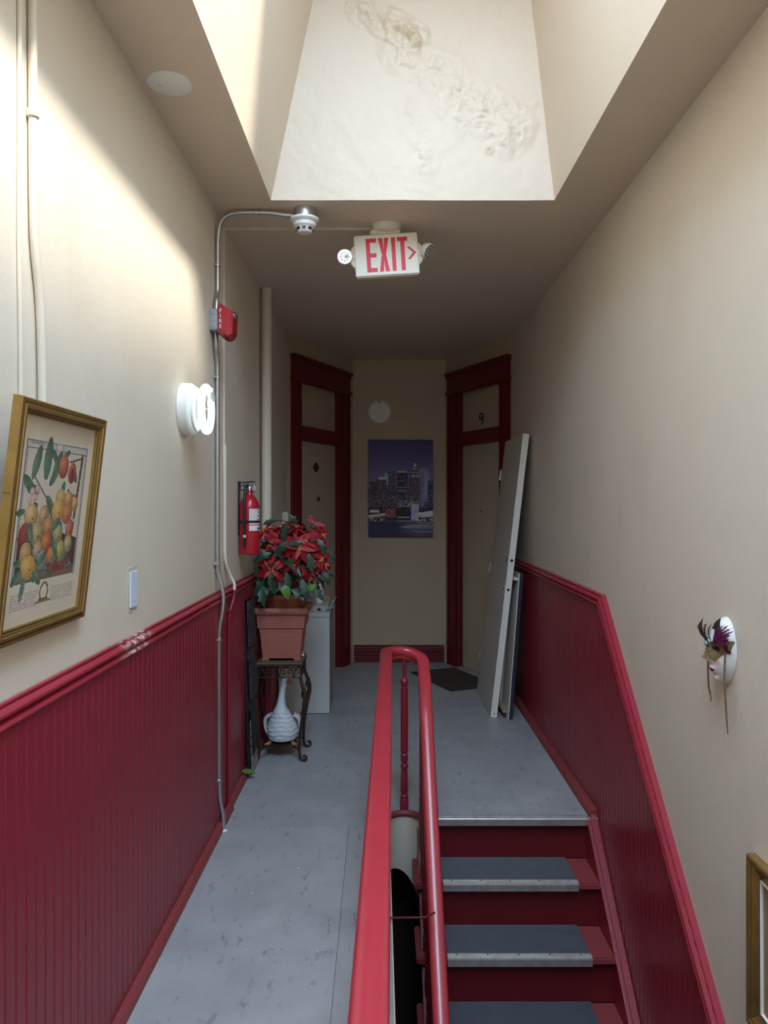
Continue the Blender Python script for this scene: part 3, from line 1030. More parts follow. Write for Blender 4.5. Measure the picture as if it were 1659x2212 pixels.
# number plate and peephole on door 8
s8 = s_of(AL0, u1, (682 - 820) / F, -0.055, n1)
c8 = AL0 + u1 * s8 - n1 * 0.0545
z8 = 1.6 + (1085 - 1010) * c8.y / F
pl = []
for k in range(32):
    a = 2 * PI * k / 32
    rr_ = 0.040 * (1 + 0.12 * math.cos(4 * a))
    pl.append((1.12 * rr_ * math.cos(a), rr_ * math.sin(a)))
plate = part('number_plate', MB().prism(pl, c8 + V(0, 0, z8), u1, V(0, 0, 1), n1 * 0.006), M['black'], d1, 'dark oval number plate reading 8', smooth=False)


def text_mesh(body, size, mat_, depth=0.0005):
    cu = bpy.data.curves.new('lettering', 'FONT')
    cu.body = body
    cu.size = size
    cu.extrude = depth
    cu.align_x = 'CENTER'
    cu.align_y = 'CENTER'
    ob = bpy.data.objects.new('lettering', cu)
    COL.objects.link(ob)
    dg = bpy.context.evaluated_depsgraph_get()
    dg.update()
    m_ = bpy.data.meshes.new_from_object(ob.evaluated_get(dg))
    bpy.data.objects.remove(ob)
    m_.materials.clear()
    m_.materials.append(mat_)
    return m_


def place(u, v, n, p):
    m_ = Matrix.Identity(4)
    for i in range(3):
        m_[i][0], m_[i][1], m_[i][2], m_[i][3] = u[i], v[i], n[i], p[i]
    return m_


def text(body, size, p, u, v, n, parent, mat_, name='lettering'):
    o = inst(name, text_mesh(body, size, mat_), parent, place(u, v, n, Vector(p) - ORG[parent.name]))
    return o


text('8', 0.045, c8 + n1 * 0.0066 + V(0, 0, z8), u1, V(0, 0, 1), n1, plate, M['tanside'], 'numeral')
s7 = s_of(AL0, u1, (685 - 820) / F, -0.055, n1)
c7 = AL0 + u1 * s7 - n1 * 0.0548
z7 = 1.6 + (1085 - 1078) * c7.y / F
pk = part('lock_cylinder', MB().lathe([(0.033, 0), (0.033, 0.006), (0.026, 0.010), (0.024, 0.012)], c7 + V(0, 0, z7), n1, 20), M['steel'], d1)
part('keyhole_cap', MB().lathe([(0.019, 0.0), (0.019, 0.004), (0.012, 0.006)], c7 + V(0, 0, z7) + n1 * 0.0125 + u1 * 0.006, n1, 16), M['black'], d1)
# black 9 on the transom of the other door, peephole below
s9 = s_of(AR0, u2, (1040 - 820) / F, -0.06, n2)
c9 = AR0 + u2 * s9 - n2 * 0.0575
z9 = 1.6 + (1085 - 904) * c9.y / F
right = V(0, 0, 1).cross(n2).normalized()


def nine(a, b):
    return c9 + V(0, 0, z9) + right * a + V(0, 0, b)


P9 = [(0.006, 0.016), (0.008, 0.000), (-0.004, -0.012), (-0.020, -0.008), (-0.029, 0.010), (-0.024, 0.036), (-0.004, 0.050), (0.020, 0.042), (0.032, 0.014), (0.028, -0.020), (0.006, -0.054)]
part('numeral', MB().tube(curve([nine(a, b) for a, b in P9], 6), 0.0055, 8), M['black'], d2, 'black metal numeral 9 with curled tail')
sp_ = s_of(AR0, u2, (1040 - 820) / F, -0.055, n2)
cp = AR0 + u2 * sp_ - n2 * 0.0553
part('peephole', MB().lathe([(0.009, 0), (0.009, 0.003), (0.006, 0.005)], cp + V(0, 0, 1.6 - 20 * cp.y / F), n2, 14), M['black'], d2)

# end-wall skirting, three reeds
bp = [(0, 0), (0.03, 0), (0.03, 0.035), (0.024, 0.040), (0.024, 0.068), (0.018, 0.072), (0.024, 0.076), (0.024, 0.1), (0.018, 0.104), (0.024, 0.108), (0.024, 0.135), (0.028, 0.14), (0.026, 0.158), (0.014, 0.168), (0, 0.17)]
solo('baseboard_back', MB().sweep(bp, [V(AL1.x + 0.012, 7.614, 0), V(AR1.x - 0.012, 7.614, 0)], (0, -1, 0)), M['red_door'], 'tall dark red reeded skirting under the skyline canvas', kind='structure')

# ================================================================== OBJECTS
ZU = V(0, 0, 1)
# ------------------------------------------------------------------ skyline canvas
cw_, ch_ = 0.645, 0.972
cv = root('canvas_picture', 'unframed canvas print of a city skyline at night, purple sky and harbour', 'picture', (0.211, 7.575, 1.252))
part('canvas', MB().box(-0.1115, 0.5335, 7.578, 7.613, 1.252, 2.224), M['black'], cv, smooth=False)
P = Paint(150, 226, (46, 30, 62))
t = P.y[..., None]
P.a[:] = np.where(t < 0.5, np.array((38, 26, 66)) * (1 - t / 0.5) + np.array((104, 82, 112)) * (t / 0.5), np.array((60, 46, 66)))
P.a *= (0.92 + 0.08 * rng.random((226, 1, 1)))


def tower(x0, x1, y0, base, wcol, dens, y1=0.70, vary=True):
    P.rect(x0, y0, x1, y1, base)
    y = y0 + 0.012
    while y < y1 - 0.01:
        x = x0 + 0.008
        while x < x1 - 0.008:
            if rng.random() < dens:
                c = np.array(wcol) * (0.55 + 0.5 * rng.random())
                P.rect(x, y, x + 0.0067, y + 0.0045, c)
            x += 0.0134
        y += 0.0133


P.ell(0.86, 0.46, 0.14, 0.18, (96, 82, 112))
P.ell(0.86, 0.45, 0.08, 0.13, (116, 104, 128))
tower(0.78, 0.87, 0.32, (92, 72, 104), (190, 170, 190), 0.35)
P.rect(0.80, 0.305, 0.86, 0.325, (170, 60, 70))
P.mask((P.x > 0.25) & (P.x < 0.325) & (P.y > 0.33 + (P.x - 0.25) * 0.6) & (P.y < 0.50), (96, 128, 116))
tower(0.02, 0.17, 0.43, (34, 24, 42), (206, 186, 170), 0.38)
tower(0.12, 0.28, 0.41, (40, 28, 46), (230, 190, 150), 0.42)
P.rect(0.16, 0.385, 0.26, 0.405, (178, 190, 190))
tower(0.31, 0.42, 0.325, (54, 38, 58), (220, 190, 160), 0.45)
tower(0.25, 0.42, 0.47, (42, 28, 46), (226, 188, 150), 0.40)
tower(0.44, 0.605, 0.33, (26, 20, 40), (206, 196, 206), 0.26)
for k in range(9):
    P.rect(0.45 + k * 0.0165, 0.322, 0.461 + k * 0.0165, 0.336, (216, 152, 66))
for y in (0.485, 0.512, 0.53):
    P.rect(0.45, y, 0.60, y + 0.005, (190, 180, 170), 0.7)
tower(0.63, 0.80, 0.40, (50, 32, 48), (224, 190, 140), 0.40)
P.rect(0.65, 0.335, 0.79, 0.405, (62, 42, 56))
P.rect(0.65, 0.330, 0.79, 0.337, (216, 206, 200))
for k in range(4):
    P.rect(0.675 + k * 0.028, 0.352, 0.687 + k * 0.028, 0.388, (226, 206, 180))
P.rect(0.675, 0.275, 0.765, 0.332, (56, 38, 56))
P.mask((abs(P.x - 0.72) < (P.y - 0.232) * 0.55) & (P.y < 0.275) & (P.y > 0.232), (196, 184, 190))
for k in range(3):
    P.rect(0.69 + k * 0.024, 0.286, 0.70 + k * 0.024, 0.31, (206, 186, 176))
tower(0.92, 1.0, 0.42, (30, 22, 38), (200, 180, 180), 0.22)
P.rect(0.97, 0.35, 1.0, 0.42, (76, 70, 100))
P.rect(0, 0.69, 1, 0.83, (30, 20, 34))
for k in range(260):
    x, y = rng.random(), 0.56 + 0.16 * rng.random()
    P.rect(x, y, x + 0.0067, y + 0.0045, np.array((214, 180, 150)) * (0.4 + 0.6 * rng.random()))
P.rect(0.02, 0.722, 0.17, 0.746, (190, 186, 200))
P.mask((P.x < 0.26) & (P.y > 0.775 - P.x * 0.09) & (P.y < 0.80 - P.x * 0.08), (176, 136, 120))
for k in range(40):
    x, y = 0.26 * rng.random(), 0.78 + 0.05 * rng.random()
    P.rect(x, y, x + 0.012, y + 0.007, (222, 160, 100))
P.rect(0.26, 0.705, 0.42, 0.795, (96, 36, 44))
for k in range(40):
    x, y = 0.26 + 0.15 * rng.random(), 0.71 + 0.08 * rng.random()
    P.rect(x, y, x + 0.008, y + 0.005, (220, 120, 90))
P.rect(0.66, 0.66, 0.78, 0.83, (132, 122, 140))
for k in range(160):
    x, y = 0.45 + 0.33 * rng.random(), 0.62 + 0.10 * rng.random()
    P.rect(x, y, x + 0.010, y + 0.006, np.array((214, 206, 216)) * (0.6 + 0.4 * rng.random()))
P.mask((abs(P.x - 0.545) < 0.10 + (P.y - 0.70) * 0.1) & (P.y > 0.695) & (P.y < 0.835), (20, 14, 26))
P.rect(0.45, 0.79, 0.64, 0.80, (208, 190, 170))
P.rect(0.44, 0.83, 0.66, 0.838, (190, 180, 180))
P.mask((P.x > 0.77) & (P.y > 0.75 - (P.x - 0.77) * 0.1) & (P.y < 0.79), (206, 198, 206))
for k in range(70):
    x, y = 0.66 + 0.34 * rng.random(), 0.74 + 0.09 * rng.random()
    P.rect(x, y, x + 0.014, y + 0.008, np.array((226, 216, 216)) * (0.7 + 0.3 * rng.random()))
P.rect(0, 0.845, 1, 1, (26, 17, 44))
for k in range(90):
    y = 0.845 + 0.15 * rng.random()
    x = 0.42 + 0.4 * rng.random()
    P.rect(x, y, x + 0.2 + 0.4 * rng.random(), y + 0.005, np.array((176, 152, 140)) * (0.5 + 0.5 * rng.random()), 0.5 * (1.02 - y) / 0.17)
g_ = lin(P.a) / np.array((0.21, 0.165, 0.135)) * 0.50
g_ = np.clip(g_, 0, 0.9)
P.a = 255 * np.where(g_ <= 0.0031308, g_ * 12.92, 1.055 * g_ ** (1 / 2.4) - 0.055)
raster('printed_face', P.a, lambda u, v: V(-0.1105 + 0.643 * u, 7.5775, 1.253 + 0.970 * v), cv, M['printed'])

# round white cover on the end wall
cvp = root('round_cover', 'round white blank cover on the end wall above the skyline canvas', 'cover plate', (0.0, 7.6, 2.508))
part('disc', MB().lathe([(0.116, 0), (0.116, 0.010), (0.110, 0.016), (0.098, 0.018), (0.096, 0.015), (0.0, 0.016)], (0.0, 7.614, 2.508), (0, -1, 0), 36), M['brightwhite'], cvp)
part('screw', MB().lathe([(0.012, 0), (0.010, 0.004), (0.0, 0.005)], (0.0, 7.598, 2.603), (0, -1, 0), 12), M['tanside'], cvp)

# ------------------------------------------------------------------ exit sign
a_ = R(3.6)
EU, EW, EN = V(math.cos(a_), 0, math.sin(a_)), V(-math.sin(a_), 0, math.cos(a_)), V(0, -1, 0)
EC = V(0.036, 3.90, 2.872)
ex = root('exit_sign', 'white emergency exit sign with red EXIT lettering and two lamp heads under the ceiling', 'exit sign', (0.036, 3.93, 2.76))
bd = MB().cbox(EC + V(0, 0.026, 0), EU * 0.328, V(0, 0.05, 0), EW * 0.216)
part('housing', bd, M['ivory'], ex, bevel=0.006)
part('face', MB().cbox(EC + V(0, 0.0005, 0), EU * 0.318, V(0, 0.004, 0), EW * 0.206), M['exitface'], ex, bevel=0.001)


def ept(a, b, d=0.0):
    return EC + EU * a + EW * b + EN * (0.0016 + d)


def letter(polys):
    mb = MB()
    for p in polys:
        mb.prism(p, ept(0, 0), EU, EW, EN * 0.0008)
    return part('letter', mb, M['exitred'], ex, smooth=False)


H2, st_ = 0.086, 0.021


def rc(x0, x1, y0, y1):
    return [(x0, y0), (x1, y0), (x1, y1), (x0, y1)]


letter([rc(-0.104, -0.104 + st_, -H2, H2), rc(-0.104 + st_, -0.050, H2 - 0.021, H2), rc(-0.104 + st_, -0.052, -0.011, 0.010), rc(-0.104 + st_, -0.050, -H2, -H2 + 0.021)])
letter([[(-0.040, H2), (-0.018, H2), (-0.0135, 0.029), (-0.009, H2), (0.013, H2), (-0.0025, 0.0), (0.013, -H2), (-0.009, -H2), (-0.0135, -0.029), (-0.018, -H2), (-0.040, -H2), (-0.0245, 0.0)]])
letter([rc(0.027, 0.047, -H2, H2)])
letter([rc(0.057, 0.110, H2 - 0.021, H2), rc(0.0735, 0.0945, -H2, H2 - 0.021)])
ar = MB()
ar.prism([(0.105, 0.034), (0.120, 0.034), (0.153, 0.003), (0.136, 0.003)], ept(0, 0), EU, EW, EN * 0.0008)
ar.prism([(0.136, 0.003), (0.153, 0.003), (0.122, -0.030), (0.107, -0.030)], ept(0, 0), EU, EW, EN * 0.0008)
part('arrow', ar, M['exitred'], ex, smooth=False)
ar2 = MB()
ar2.tube([ept(-0.118, 0.030, -0.001), ept(-0.150, 0.0, -0.001), ept(-0.120, -0.030, -0.001)], 0.0012, 6)
ar2.tube([ept(-0.132, 0.030, -0.001), ept(-0.118, 0.030, -0.001)], 0.0012, 6)
part('knockout_arrow', ar2, M['ivory'], ex)
cn = MB().lathe([(0.078, 0.0), (0.077, 0.012), (0.068, 0.026), (0.045, 0.036), (0.0, 0.039)], (0.036, 3.93, HC), (0, 0, -1), 28)
part('canopy', cn, M['ivory'], ex)
cn2 = MB().cbox(EC + EW * 0.122 + V(0, 0.03, 0), EU * 0.155, V(0, 0.045, 0), EW * 0.03)
part('mounting_neck', cn2, M['ivory'], ex, bevel=0.005)
for sgn, hc_, dirv in ((-1, EC + EU * -0.215 + V(0, -0.005, 0), V(0.02, -1, -0.05)), (1, EC + EU * 0.212 + V(0, -0.005, 0.004), V(0.75, -0.45, -0.55))):
    dirv.normalize()
    arm = MB().lathe([(0.075, -0.022), (0.075, 0.018), (0.068, 0.022)], EC + EU * sgn * 0.118 + V(0, 0.027, 0), (0, -1, 0), 24)
    arm.tube([EC + EU * sgn * 0.16 + V(0, 0.02, 0), hc_], [0.022, 0.014], 10)
    arm_o = part('lamp_arm', arm, M['ivory'], ex)
    hd_ = MB().lathe([(0.0, -0.040), (0.018, -0.037), (0.032, -0.026), (0.039, -0.010), (0.040, 0.004), (0.037, 0.008)], hc_, dirv, 22)
    ho = part('lamp_head', hd_, M['ivory'], ex)
    part('reflector', MB().lathe([(0.036, 0.0082), (0.030, 0.006), (0.012, 0.0065), (0.0, 0.0065)], hc_, dirv, 22), M['chrome'], ho)
    bs = MB()
    xx = dirv.orthogonal().normalized()
    yy = dirv.cross(xx)
    for k in range(8):
        a = 2 * PI * k / 8
        bs.ball(hc_ + dirv * 0.009 + (xx * math.cos(a) + yy * math.sin(a)) * 0.021, 0.0075, n=8, m=5)
    bs.ball(hc_ + dirv * 0.009, 0.008, n=8, m=5)
    part('lens', bs, M['lens'], ho)

# ------------------------------------------------------------------ smoke detector on its steel box
sd = root('smoke_detector', 'white smoke detector hanging from a round steel box on the ceiling', 'smoke detector', (-0.37, 3.70, 2.92))
DC = V(-0.365, 3.70, HC)
part('junction_box', MB().lathe([(0.052, 0), (0.052, 0.045), (0.050, 0.047)], DC, (0, 0, -1), 24), M['steel'], sd)
part('base_plate', MB().lathe([(0.060, 0.045), (0.070, 0.050), (0.071, 0.058), (0.064, 0.066), (0.056, 0.070)], DC, (0, 0, -1), 30), M['white'], sd)
sh = part('sensor_body', MB().lathe([(0.056, 0.070), (0.054, 0.086), (0.046, 0.092), (0.040, 0.100), (0.036, 0.112), (0.030, 0.118), (0.0, 0.119)], DC, (0, 0, -1), 30), M['white'], sd)
for k in range(8):
    a = 2 * PI * k / 8 + PI / 2
    d_ = V(math.cos(a), math.sin(a), 0)
    part('vent', MB().cbox(DC + d_ * 0.0395 + V(0, 0, -0.102), d_ * 0.006, d_.cross(ZU) * 0.017, ZU * 0.011), M['black'], sd, smooth=False)
part('knockout', MB().tube([DC + V(0.010 * math.cos(a) - 0.004, -0.0505 - 0.0015, -0.022 + 0.010 * math.sin(a)) for a in [2 * PI * k / 14 for k in range(14)]], 0.0012, 6, closed=True), M['steel'], sd)

# ------------------------------------------------------------------ conduit
CR = 0.0108


def wl(y, z, off):
    return V(xl(y) + XN + off, y, z)


cd = root('steel_conduit', 'galvanised steel conduit running from the ceiling detector down the wall to the floor', 'conduit', (-0.78, 3.7, 0))
xw = xl(3.74)
pts = [V(-0.42, 3.70, 2.998), V(-0.47, 3.70, 3.002), V(-0.53, 3.70, 3.012), V(-0.66, 3.70, 3.014), V(-0.725, 3.705, 3.008), V(-0.775, 3.71, 2.975), V(-0.790, 3.715, 2.91), V(-0.794, 3.72, 2.84),
       V(-0.794, 3.72, 2.68), V(-0.793, 3.71, 2.62), V(-0.790, 3.68, 2.58), V(-0.790, 3.665, 2.518)]
part('upper_run', MB().tube(curve(pts, 6), CR, 12), M['steel'], cd)
pts = [V(-0.790, 3.66, 2.419), V(-0.790, 3.665, 2.36), V(-0.792, 3.70, 2.29), V(-0.793, 3.71, 2.20), V(-0.793, 3.71, 1.9), V(-0.793, 3.71, 1.5), V(-0.793, 3.71, 1.32), V(-0.790, 3.715, 1.26), V(-0.772, 3.72, 1.18), V(-0.766, 3.72, 1.12),
       V(-0.772, 3.715, 1.05), V(-0.783, 3.71, 0.98), V(-0.785, 3.71, 0.85), V(-0.785, 3.71, 0.5), V(-0.785, 3.71, 0.24), V(-0.780, 3.71, 0.15), V(-0.766, 3.71, 0.07), V(-0.764, 3.71, 0.0)]
part('lower_run', MB().tube(curve(pts, 6), CR, 12), M['steel'], cd)
part('paint_drip', MB().ball(V(-0.764, 3.695, 0.002), 0.024, 0.016, 0.004, 10, 6), M['white'], cd)
for p_, ax in ((V(-0.60, 3.70, 3.014), V(1, 0, 0)), (V(-0.794, 3.72, 2.76), ZU), (V(-0.793, 3.71, 2.21), ZU), (V(-0.793, 3.71, 1.30), ZU), (V(-0.784, 3.71, 0.93), ZU), (V(-0.785, 3.71, 0.24), ZU)):
    c_ = MB().lathe([(0.0125, -0.008), (0.0142, -0.006), (0.0142, 0.006), (0.0125, 0.008)], p_, ax, 14)
    if ax.z > 0.5:
        c_.cbox(p_ + V(-0.009, -0.015, 0), V(0.004, 0, 0), V(0, 0.03, 0), V(0, 0, 0.014))
        c_.lathe([(0.004, 0), (0.0035, 0.004)], p_ + V(-0.007, -0.021, 0), (1, 0, 0), 8)
    else:
        c_.cbox(p_ + V(0, 0, 0.012), V(0.014, 0, 0), V(0, 0.034, 0), V(0, 0, 0.004))
    part('strap', c_, M['steel'], cd)

# surface raceway: ceiling run to the exit sign, drop down the wall, red below the rail
rw = root('wire_raceway', 'thin cream surface raceway from the exit sign down the wall, red below the chair rail', 'raceway', (-0.8, 3.96, 0))
YR = 3.962
part('ceiling_run', MB().box(xl(YR) + 0.004, -0.043, YR - 0.008, YR + 0.008, HC - 0.010, HC), M['wall'], rw, bevel=0.002)
part('wall_run', MB().box(xl(YR), xl(YR) + 0.010, YR - 0.009, YR + 0.009, 1.75, HC), M['wall'], rw, bevel=0.002)
part('white_cover', MB().tube(curve([V(xl(YR) + 0.008, YR, 1.9), V(xl(YR) + 0.008, YR, 1.45), V(xl(YR) + 0.010, YR + 0.005, 1.30), V(xl(YR) + 0.024, YR + 0.05, 1.22), V(xl(YR) + 0.045, YR + 0.06, 1.17), V(xl(YR) + 0.046, YR + 0.06, 1.135)], 6), 0.0085, 10), M['ivory'], rw)
part('red_run', MB().tube(curve([V(xl(YR) + 0.046, YR + 0.06, 1.136), V(xl(YR) + 0.044, YR + 0.05, 1.09), V(xl(YR) + 0.030, YR + 0.02, 1.02), V(xl(YR) + 0.027, YR + 0.012, 0.9), V(xl(YR) + 0.027, YR + 0.006, 0.4), V(xl(YR) + 0.027, YR, 0.03)], 6), 0.009, 10), M['red'], rw)
part('clip', MB().cbox(V(xl(YR) + 0.028, YR + 0.02, 1.03), V(0.024, 0, 0), V(0, 0.034, 0), V(0, 0, 0.014)), M['red'], rw, bevel=0.002)

# ------------------------------------------------------------------ fire alarm strobe
FA = root('fire_alarm', 'red fire alarm with clear strobe lens and FIRE lettering on a grey box', 'fire alarm', (-0.8, 3.66, 2.38))
wx = xl(3.66) + XN
part('back_box', MB().box(wx, wx + 0.040, 3.60, 3.72, 2.418, 2.520), M['greybox'], FA, bevel=0.004)
for zz in (2.50, 2.469, 2.438):
    part('knockout', MB().lathe([(0.011, 0), (0.011, 0.0012), (0.0095, 0.002)], (wx + 0.019, 3.60, zz), (0, -1, 0), 16), M['greybox'], FA)
sec = [(0.040, 2.545), (0.050, 2.545), (0.086, 2.522), (0.112, 2.506), (0.108, 2.405), (0.074, 2.382), (0.040, 2.402)]
fa = MB()
fa.prism([(wx + a, z) for a, z in sec], (0, 3.592, 0), (1, 0, 0), (0, 0, 1), (0, 0.136, 0))
fb = part('housing', fa, M['firered'], FA, bevel=0.007)
part('grille', MB().prism([(wx + 0.070, 2.425), (wx + 0.116, 2.418), (wx + 0.112, 2.392), (wx + 0.082, 2.384)], (0, 3.575, 0), (1, 0, 0), (0, 0, 1), (0, 0.10, 0)), M['firered'], FA, bevel=0.004)
part('strobe_lens', MB().ball(V(wx + 0.106, 3.64, 2.488), 0.022, 0.030, 0.026, 14, 9), M['lens'], FA, 'clear faceted strobe lens')
part('strobe_reflector', MB().ball(V(wx + 0.104, 3.64, 2.488), 0.014, 0.020, 0.016, 10, 6), M['chrome'], FA)
for k, ch in enumerate('FIRE'):
    text(ch, 0.026, V(wx + 0.054, 3.5912, 2.506 - 0.0245 * k), V(1, 0, 0), ZU, V(0, -1, 0), FA, M['white'])

# ------------------------------------------------------------------ circular fluorescent lamp
LC = V(xl(3.145) + XN, 3.145, 1.985)
cl = root('circular_lamp', 'white round wall lamp with a glowing ring tube', 'lamp', tuple(LC - V(0, 0, 0.11)))
part('base', MB().lathe([(0.108, 0), (0.108, 0.038), (0.100, 0.048), (0.096, 0.050), (0.0, 0.051)], LC, (1, 0, 0), 40), M['white'], cl)
part('pan', MB().lathe([(0.092, 0.050), (0.092, 0.060), (0.080, 0.066), (0.0, 0.067)], LC, (1, 0, 0), 40), M['white'], cl)
part('tube_ring', MB().tube([LC + V(0.096, 0.090 * math.cos(2 * PI * k / 40), 0.090 * math.sin(2 * PI * k / 40)) for k in range(40)], 0.0155, 14, closed=True), M['lampglow'], cl, 'glowing fluorescent ring')
part('tube_connector', MB().cbox(LC + V(0.096, 0.060, 0.068), V(0.036, 0, 0), V(0, 0.045, -0.04), V(0, 0.02, 0.023)), M['white'], cl, bevel=0.004)
sp2 = MB().tube([LC + V(0.066, 0, 0), LC + V(0.100, 0, 0)], 0.006, 8)
sp2.tube([LC + V(0.09, 0, -0.082), LC + V(0.094, 0, 0.082)], 0.003, 6)
part('tube_clip', sp2, M['steel'], cl)

# ------------------------------------------------------------------ ceiling blank
cb = root('ceiling_cover', 'round white blank plate on the ceiling strip beside the skylight', 'cover plate', (-0.716, 2.591, HC - 0.01))
part('disc', MB().lathe([(0.076, 0), (0.075, 0.004), (0.066, 0.008), (0.0, 0.009)], (-0.716, 2.591, HC), (0, 0, -1), 36), M['white'], cb)
part('screw', MB().lathe([(0.004, 0), (0.003, 0.002)], (-0.748, 2.585, HC - 0.0085), (0, 0, -1), 8), M['steel'], cb)

# ------------------------------------------------------------------ pipes at the near end of the left wall
def wpt(y, z, off):
    return V(xl(y) + XN + off, y, z)


pc = root('painted_conduit', 'thick cream painted pipe coming down the wall behind the framed print', 'pipe', (-0.83, 1.8, 1.75))
part('pipe', MB().tube(curve([wpt(1.786, HC, 0.012), wpt(1.788, 2.6, 0.012), wpt(1.792, 2.3, 0.012), wpt(1.80, 2.2, 0.012), wpt(1.825, 2.08, 0.012), wpt(1.836, 1.92, 0.012), wpt(1.838, 1.72, 0.012)], 6), 0.0105, 12), M['wall'], pc)
part('coupling', MB().lathe([(0.0105, -0.010), (0.0145, -0.008), (0.0145, 0.008), (0.0105, 0.010)], wpt(1.788, 2.515, 0.012), (0, 0, 1), 14), M['wall'], pc)
cb2 = solo('painted_cable', MB().tube(curve([wpt(1.738, HC, 0.005), wpt(1.738, 2.5, 0.005), wpt(1.736, 2.2, 0.005), wpt(1.742, 2.0, 0.005), wpt(1.745, 1.72, 0.005)], 5), 0.0052, 8), M['wall'],
           'thin cream painted cable running down beside the thick pipe', 'cable', loc=(-0.83, 1.74, 1.72))

# ------------------------------------------------------------------ gilt framed fruit print
B0, T0_ = V(-0.806, 0, 1.286), V(-0.744, 0, 1.824)
fv = (T0_ - B0)
FH = fv.length
fv.normalize()
fu = V(0, 1, 0)
fn = fu.cross(fv)
FY0, FY1 = 1.588, 2.075
FWd = FY1 - FY0


def fpt(a, b, d=0.0):
    return B0 + V(0, FY0, 0) + fu * a + fv * b + fn * d


fp = root('framed_print', 'gilt framed fruit print leaning out from the wall', 'picture', tuple(fpt(FWd / 2, 0, -0.02)))
MW = 0.034
fprof = [(0, -0.022), (0, -0.004), (0.004, 0.0), (0.009, 0.0), (0.012, -0.003), (0.016, 0.002), (0.022, 0.002), (0.026, -0.004), (0.030, -0.006), (MW, -0.010), (MW, -0.022)]
# mitred lengths: profile a = inward from the outer edge, b = out from the picture plane
CN = [(0, 0), (FWd, 0), (FWd, FH), (0, FH)]
for k in range(4):
    (x0, y0), (x1, y1) = CN[k], CN[(k + 1) % 4]
    rr = []
    for (cx, cy) in ((x0, y0), (x1, y1)):
        ix = 1 if cx == 0 else -1
        iy = 1 if cy == 0 else -1
        rr.append([fpt(cx + ix * a, cy + iy * a, b) for a, b in fprof])
    part('frame_moulding', MB().rings(rr), M['gold'], fp)
for gi, gd, gr_ in ((0.0035, -0.001, 0.0016), (0.0125, -0.002, 0.0022), (0.0255, -0.003, 0.0020), (0.0315, -0.007, 0.0022)):
    part('frame_groove', MB().tube([fpt(gi, gi, gd), fpt(FWd - gi, gi, gd), fpt(FWd - gi, FH - gi, gd), fpt(gi, FH - gi, gd)], gr_, 6, closed=True), M['gold_dark'], fp)
part('backing', MB().cbox(fpt(FWd / 2, FH / 2, -0.020), fu * (FWd - 0.04), fv * (FH - 0.04), fn * 0.003), M['card'], fp)
part('hanging_eye', MB().tube([fpt(-0.004, FH * 0.62, -0.012 + 0.0) + fu * (0.006 * math.cos(2 * PI * k / 10)) + fn * (0.006 * math.sin(2 * PI * k / 10)) for k in range(10)], 0.0012, 6, closed=True), M['gold_dark'], fp)
P = Paint(150, 168, (222, 212, 192))
P.a *= (0.985 + 0.03 * rng.random((168, 150, 1)))
inset = 0.10
P.rect(0.10, 0.115, 0.90, 0.80, (206, 196, 178))
P.rect(0.10, 0.115, 0.90, 0.150, (198, 190, 186))
for (x0, y0, x1, y1) in ((0.10, 0.115, 0.90, 0.115), (0.10, 0.150, 0.90, 0.150), (0.10, 0.115, 0.10, 0.80), (0.90, 0.115, 0.90, 0.80), (0.115, 0.15, 0.115, 0.8), (0.885, 0.15, 0.885, 0.8)):
    P.line(x0, y0, x1, y1, 0.004, (120, 112, 124))
P.ell(0.5, 0.132, 0.07, 0.022, (170, 162, 168))
P.ell(0.5, 0.132, 0.035, 0.015, (210, 204, 200))
for k in range(24):
    P.rect(0.12 + 0.26 * rng.random(), 0.12 + 0.022 * rng.random(), 0.16 + 0.26 * rng.random(), 0.128, (130, 122, 132), 0.5)
P.mask((P.x > 0.12) & (P.x < 0.88) & (P.y > 0.56 + 0.18 * np.abs(P.x - 0.5) ** 1.5) & (P.y < 0.77), (66, 44, 44))
P.rect(0.12, 0.755, 0.88, 0.80, (120, 92, 72))
P.line(0.84, 0.16, 0.80, 0.56, 0.016, (104, 60, 48))
P.line(0.84, 0.17, 0.66, 0.20, 0.006, (92, 70, 50))
gr, gr2 = (96, 128, 96), (52, 88, 72)
for x, y, a, l in ((0.20, 0.30, -1.2, 0.20), (0.36, 0.30, -1.5, 0.24), (0.45, 0.31, -1.1, 0.2), (0.24, 0.36, -2.6, 0.16), (0.40, 0.38, 0.7, 0.16), (0.30, 0.42, 2.7, 0.16), (0.30, 0.36, 3.3, 0.15), (0.50, 0.22, -2.4, 0.12), (0.52, 0.24, 2.4, 0.14), (0.62, 0.30, 1.9, 0.14),
                   (0.68, 0.34, 1.4, 0.15), (0.70, 0.22, 0.8, 0.13), (0.74, 0.38, 2.0, 0.12), (0.56, 0.18, -0.4, 0.1), (0.44, 0.44, 1.9, 0.24), (0.20, 0.47, 0.6, 0.1), (0.16, 0.45, 3.0, 0.1)):
    P.leaf(x, y, a, l, gr, gr2)
P.line(0.20, 0.27, 0.52, 0.46, 0.006, (92, 76, 56))
P.ell(0.58, 0.225, 0.068, 0.062, (214, 130, 90), 0.2, (138, 52, 44))
P.ell(0.71, 0.255, 0.055, 0.056, (198, 110, 90), 0.2, (128, 46, 50))
P.ell(0.71, 0.262, 0.025, 0.034, (120, 30, 40))
for x, y in ((0.22, 0.36), (0.26, 0.39), (0.20, 0.40), (0.28, 0.345)):
    P.ell(x, y, 0.028, 0.02, (222, 186, 180), 0, (190, 130, 130))
for k in range(16):
    P.ell(0.70 + 0.1 * rng.random(), 0.36 + 0.08 * rng.random(), 0.011, 0.009, (150, 40, 50))
P.mask((abs(P.x - 0.66) < 0.16 - (P.y - 0.50) * 0.3) & (P.y > 0.50) & (P.y < 0.56), (186, 186, 204))
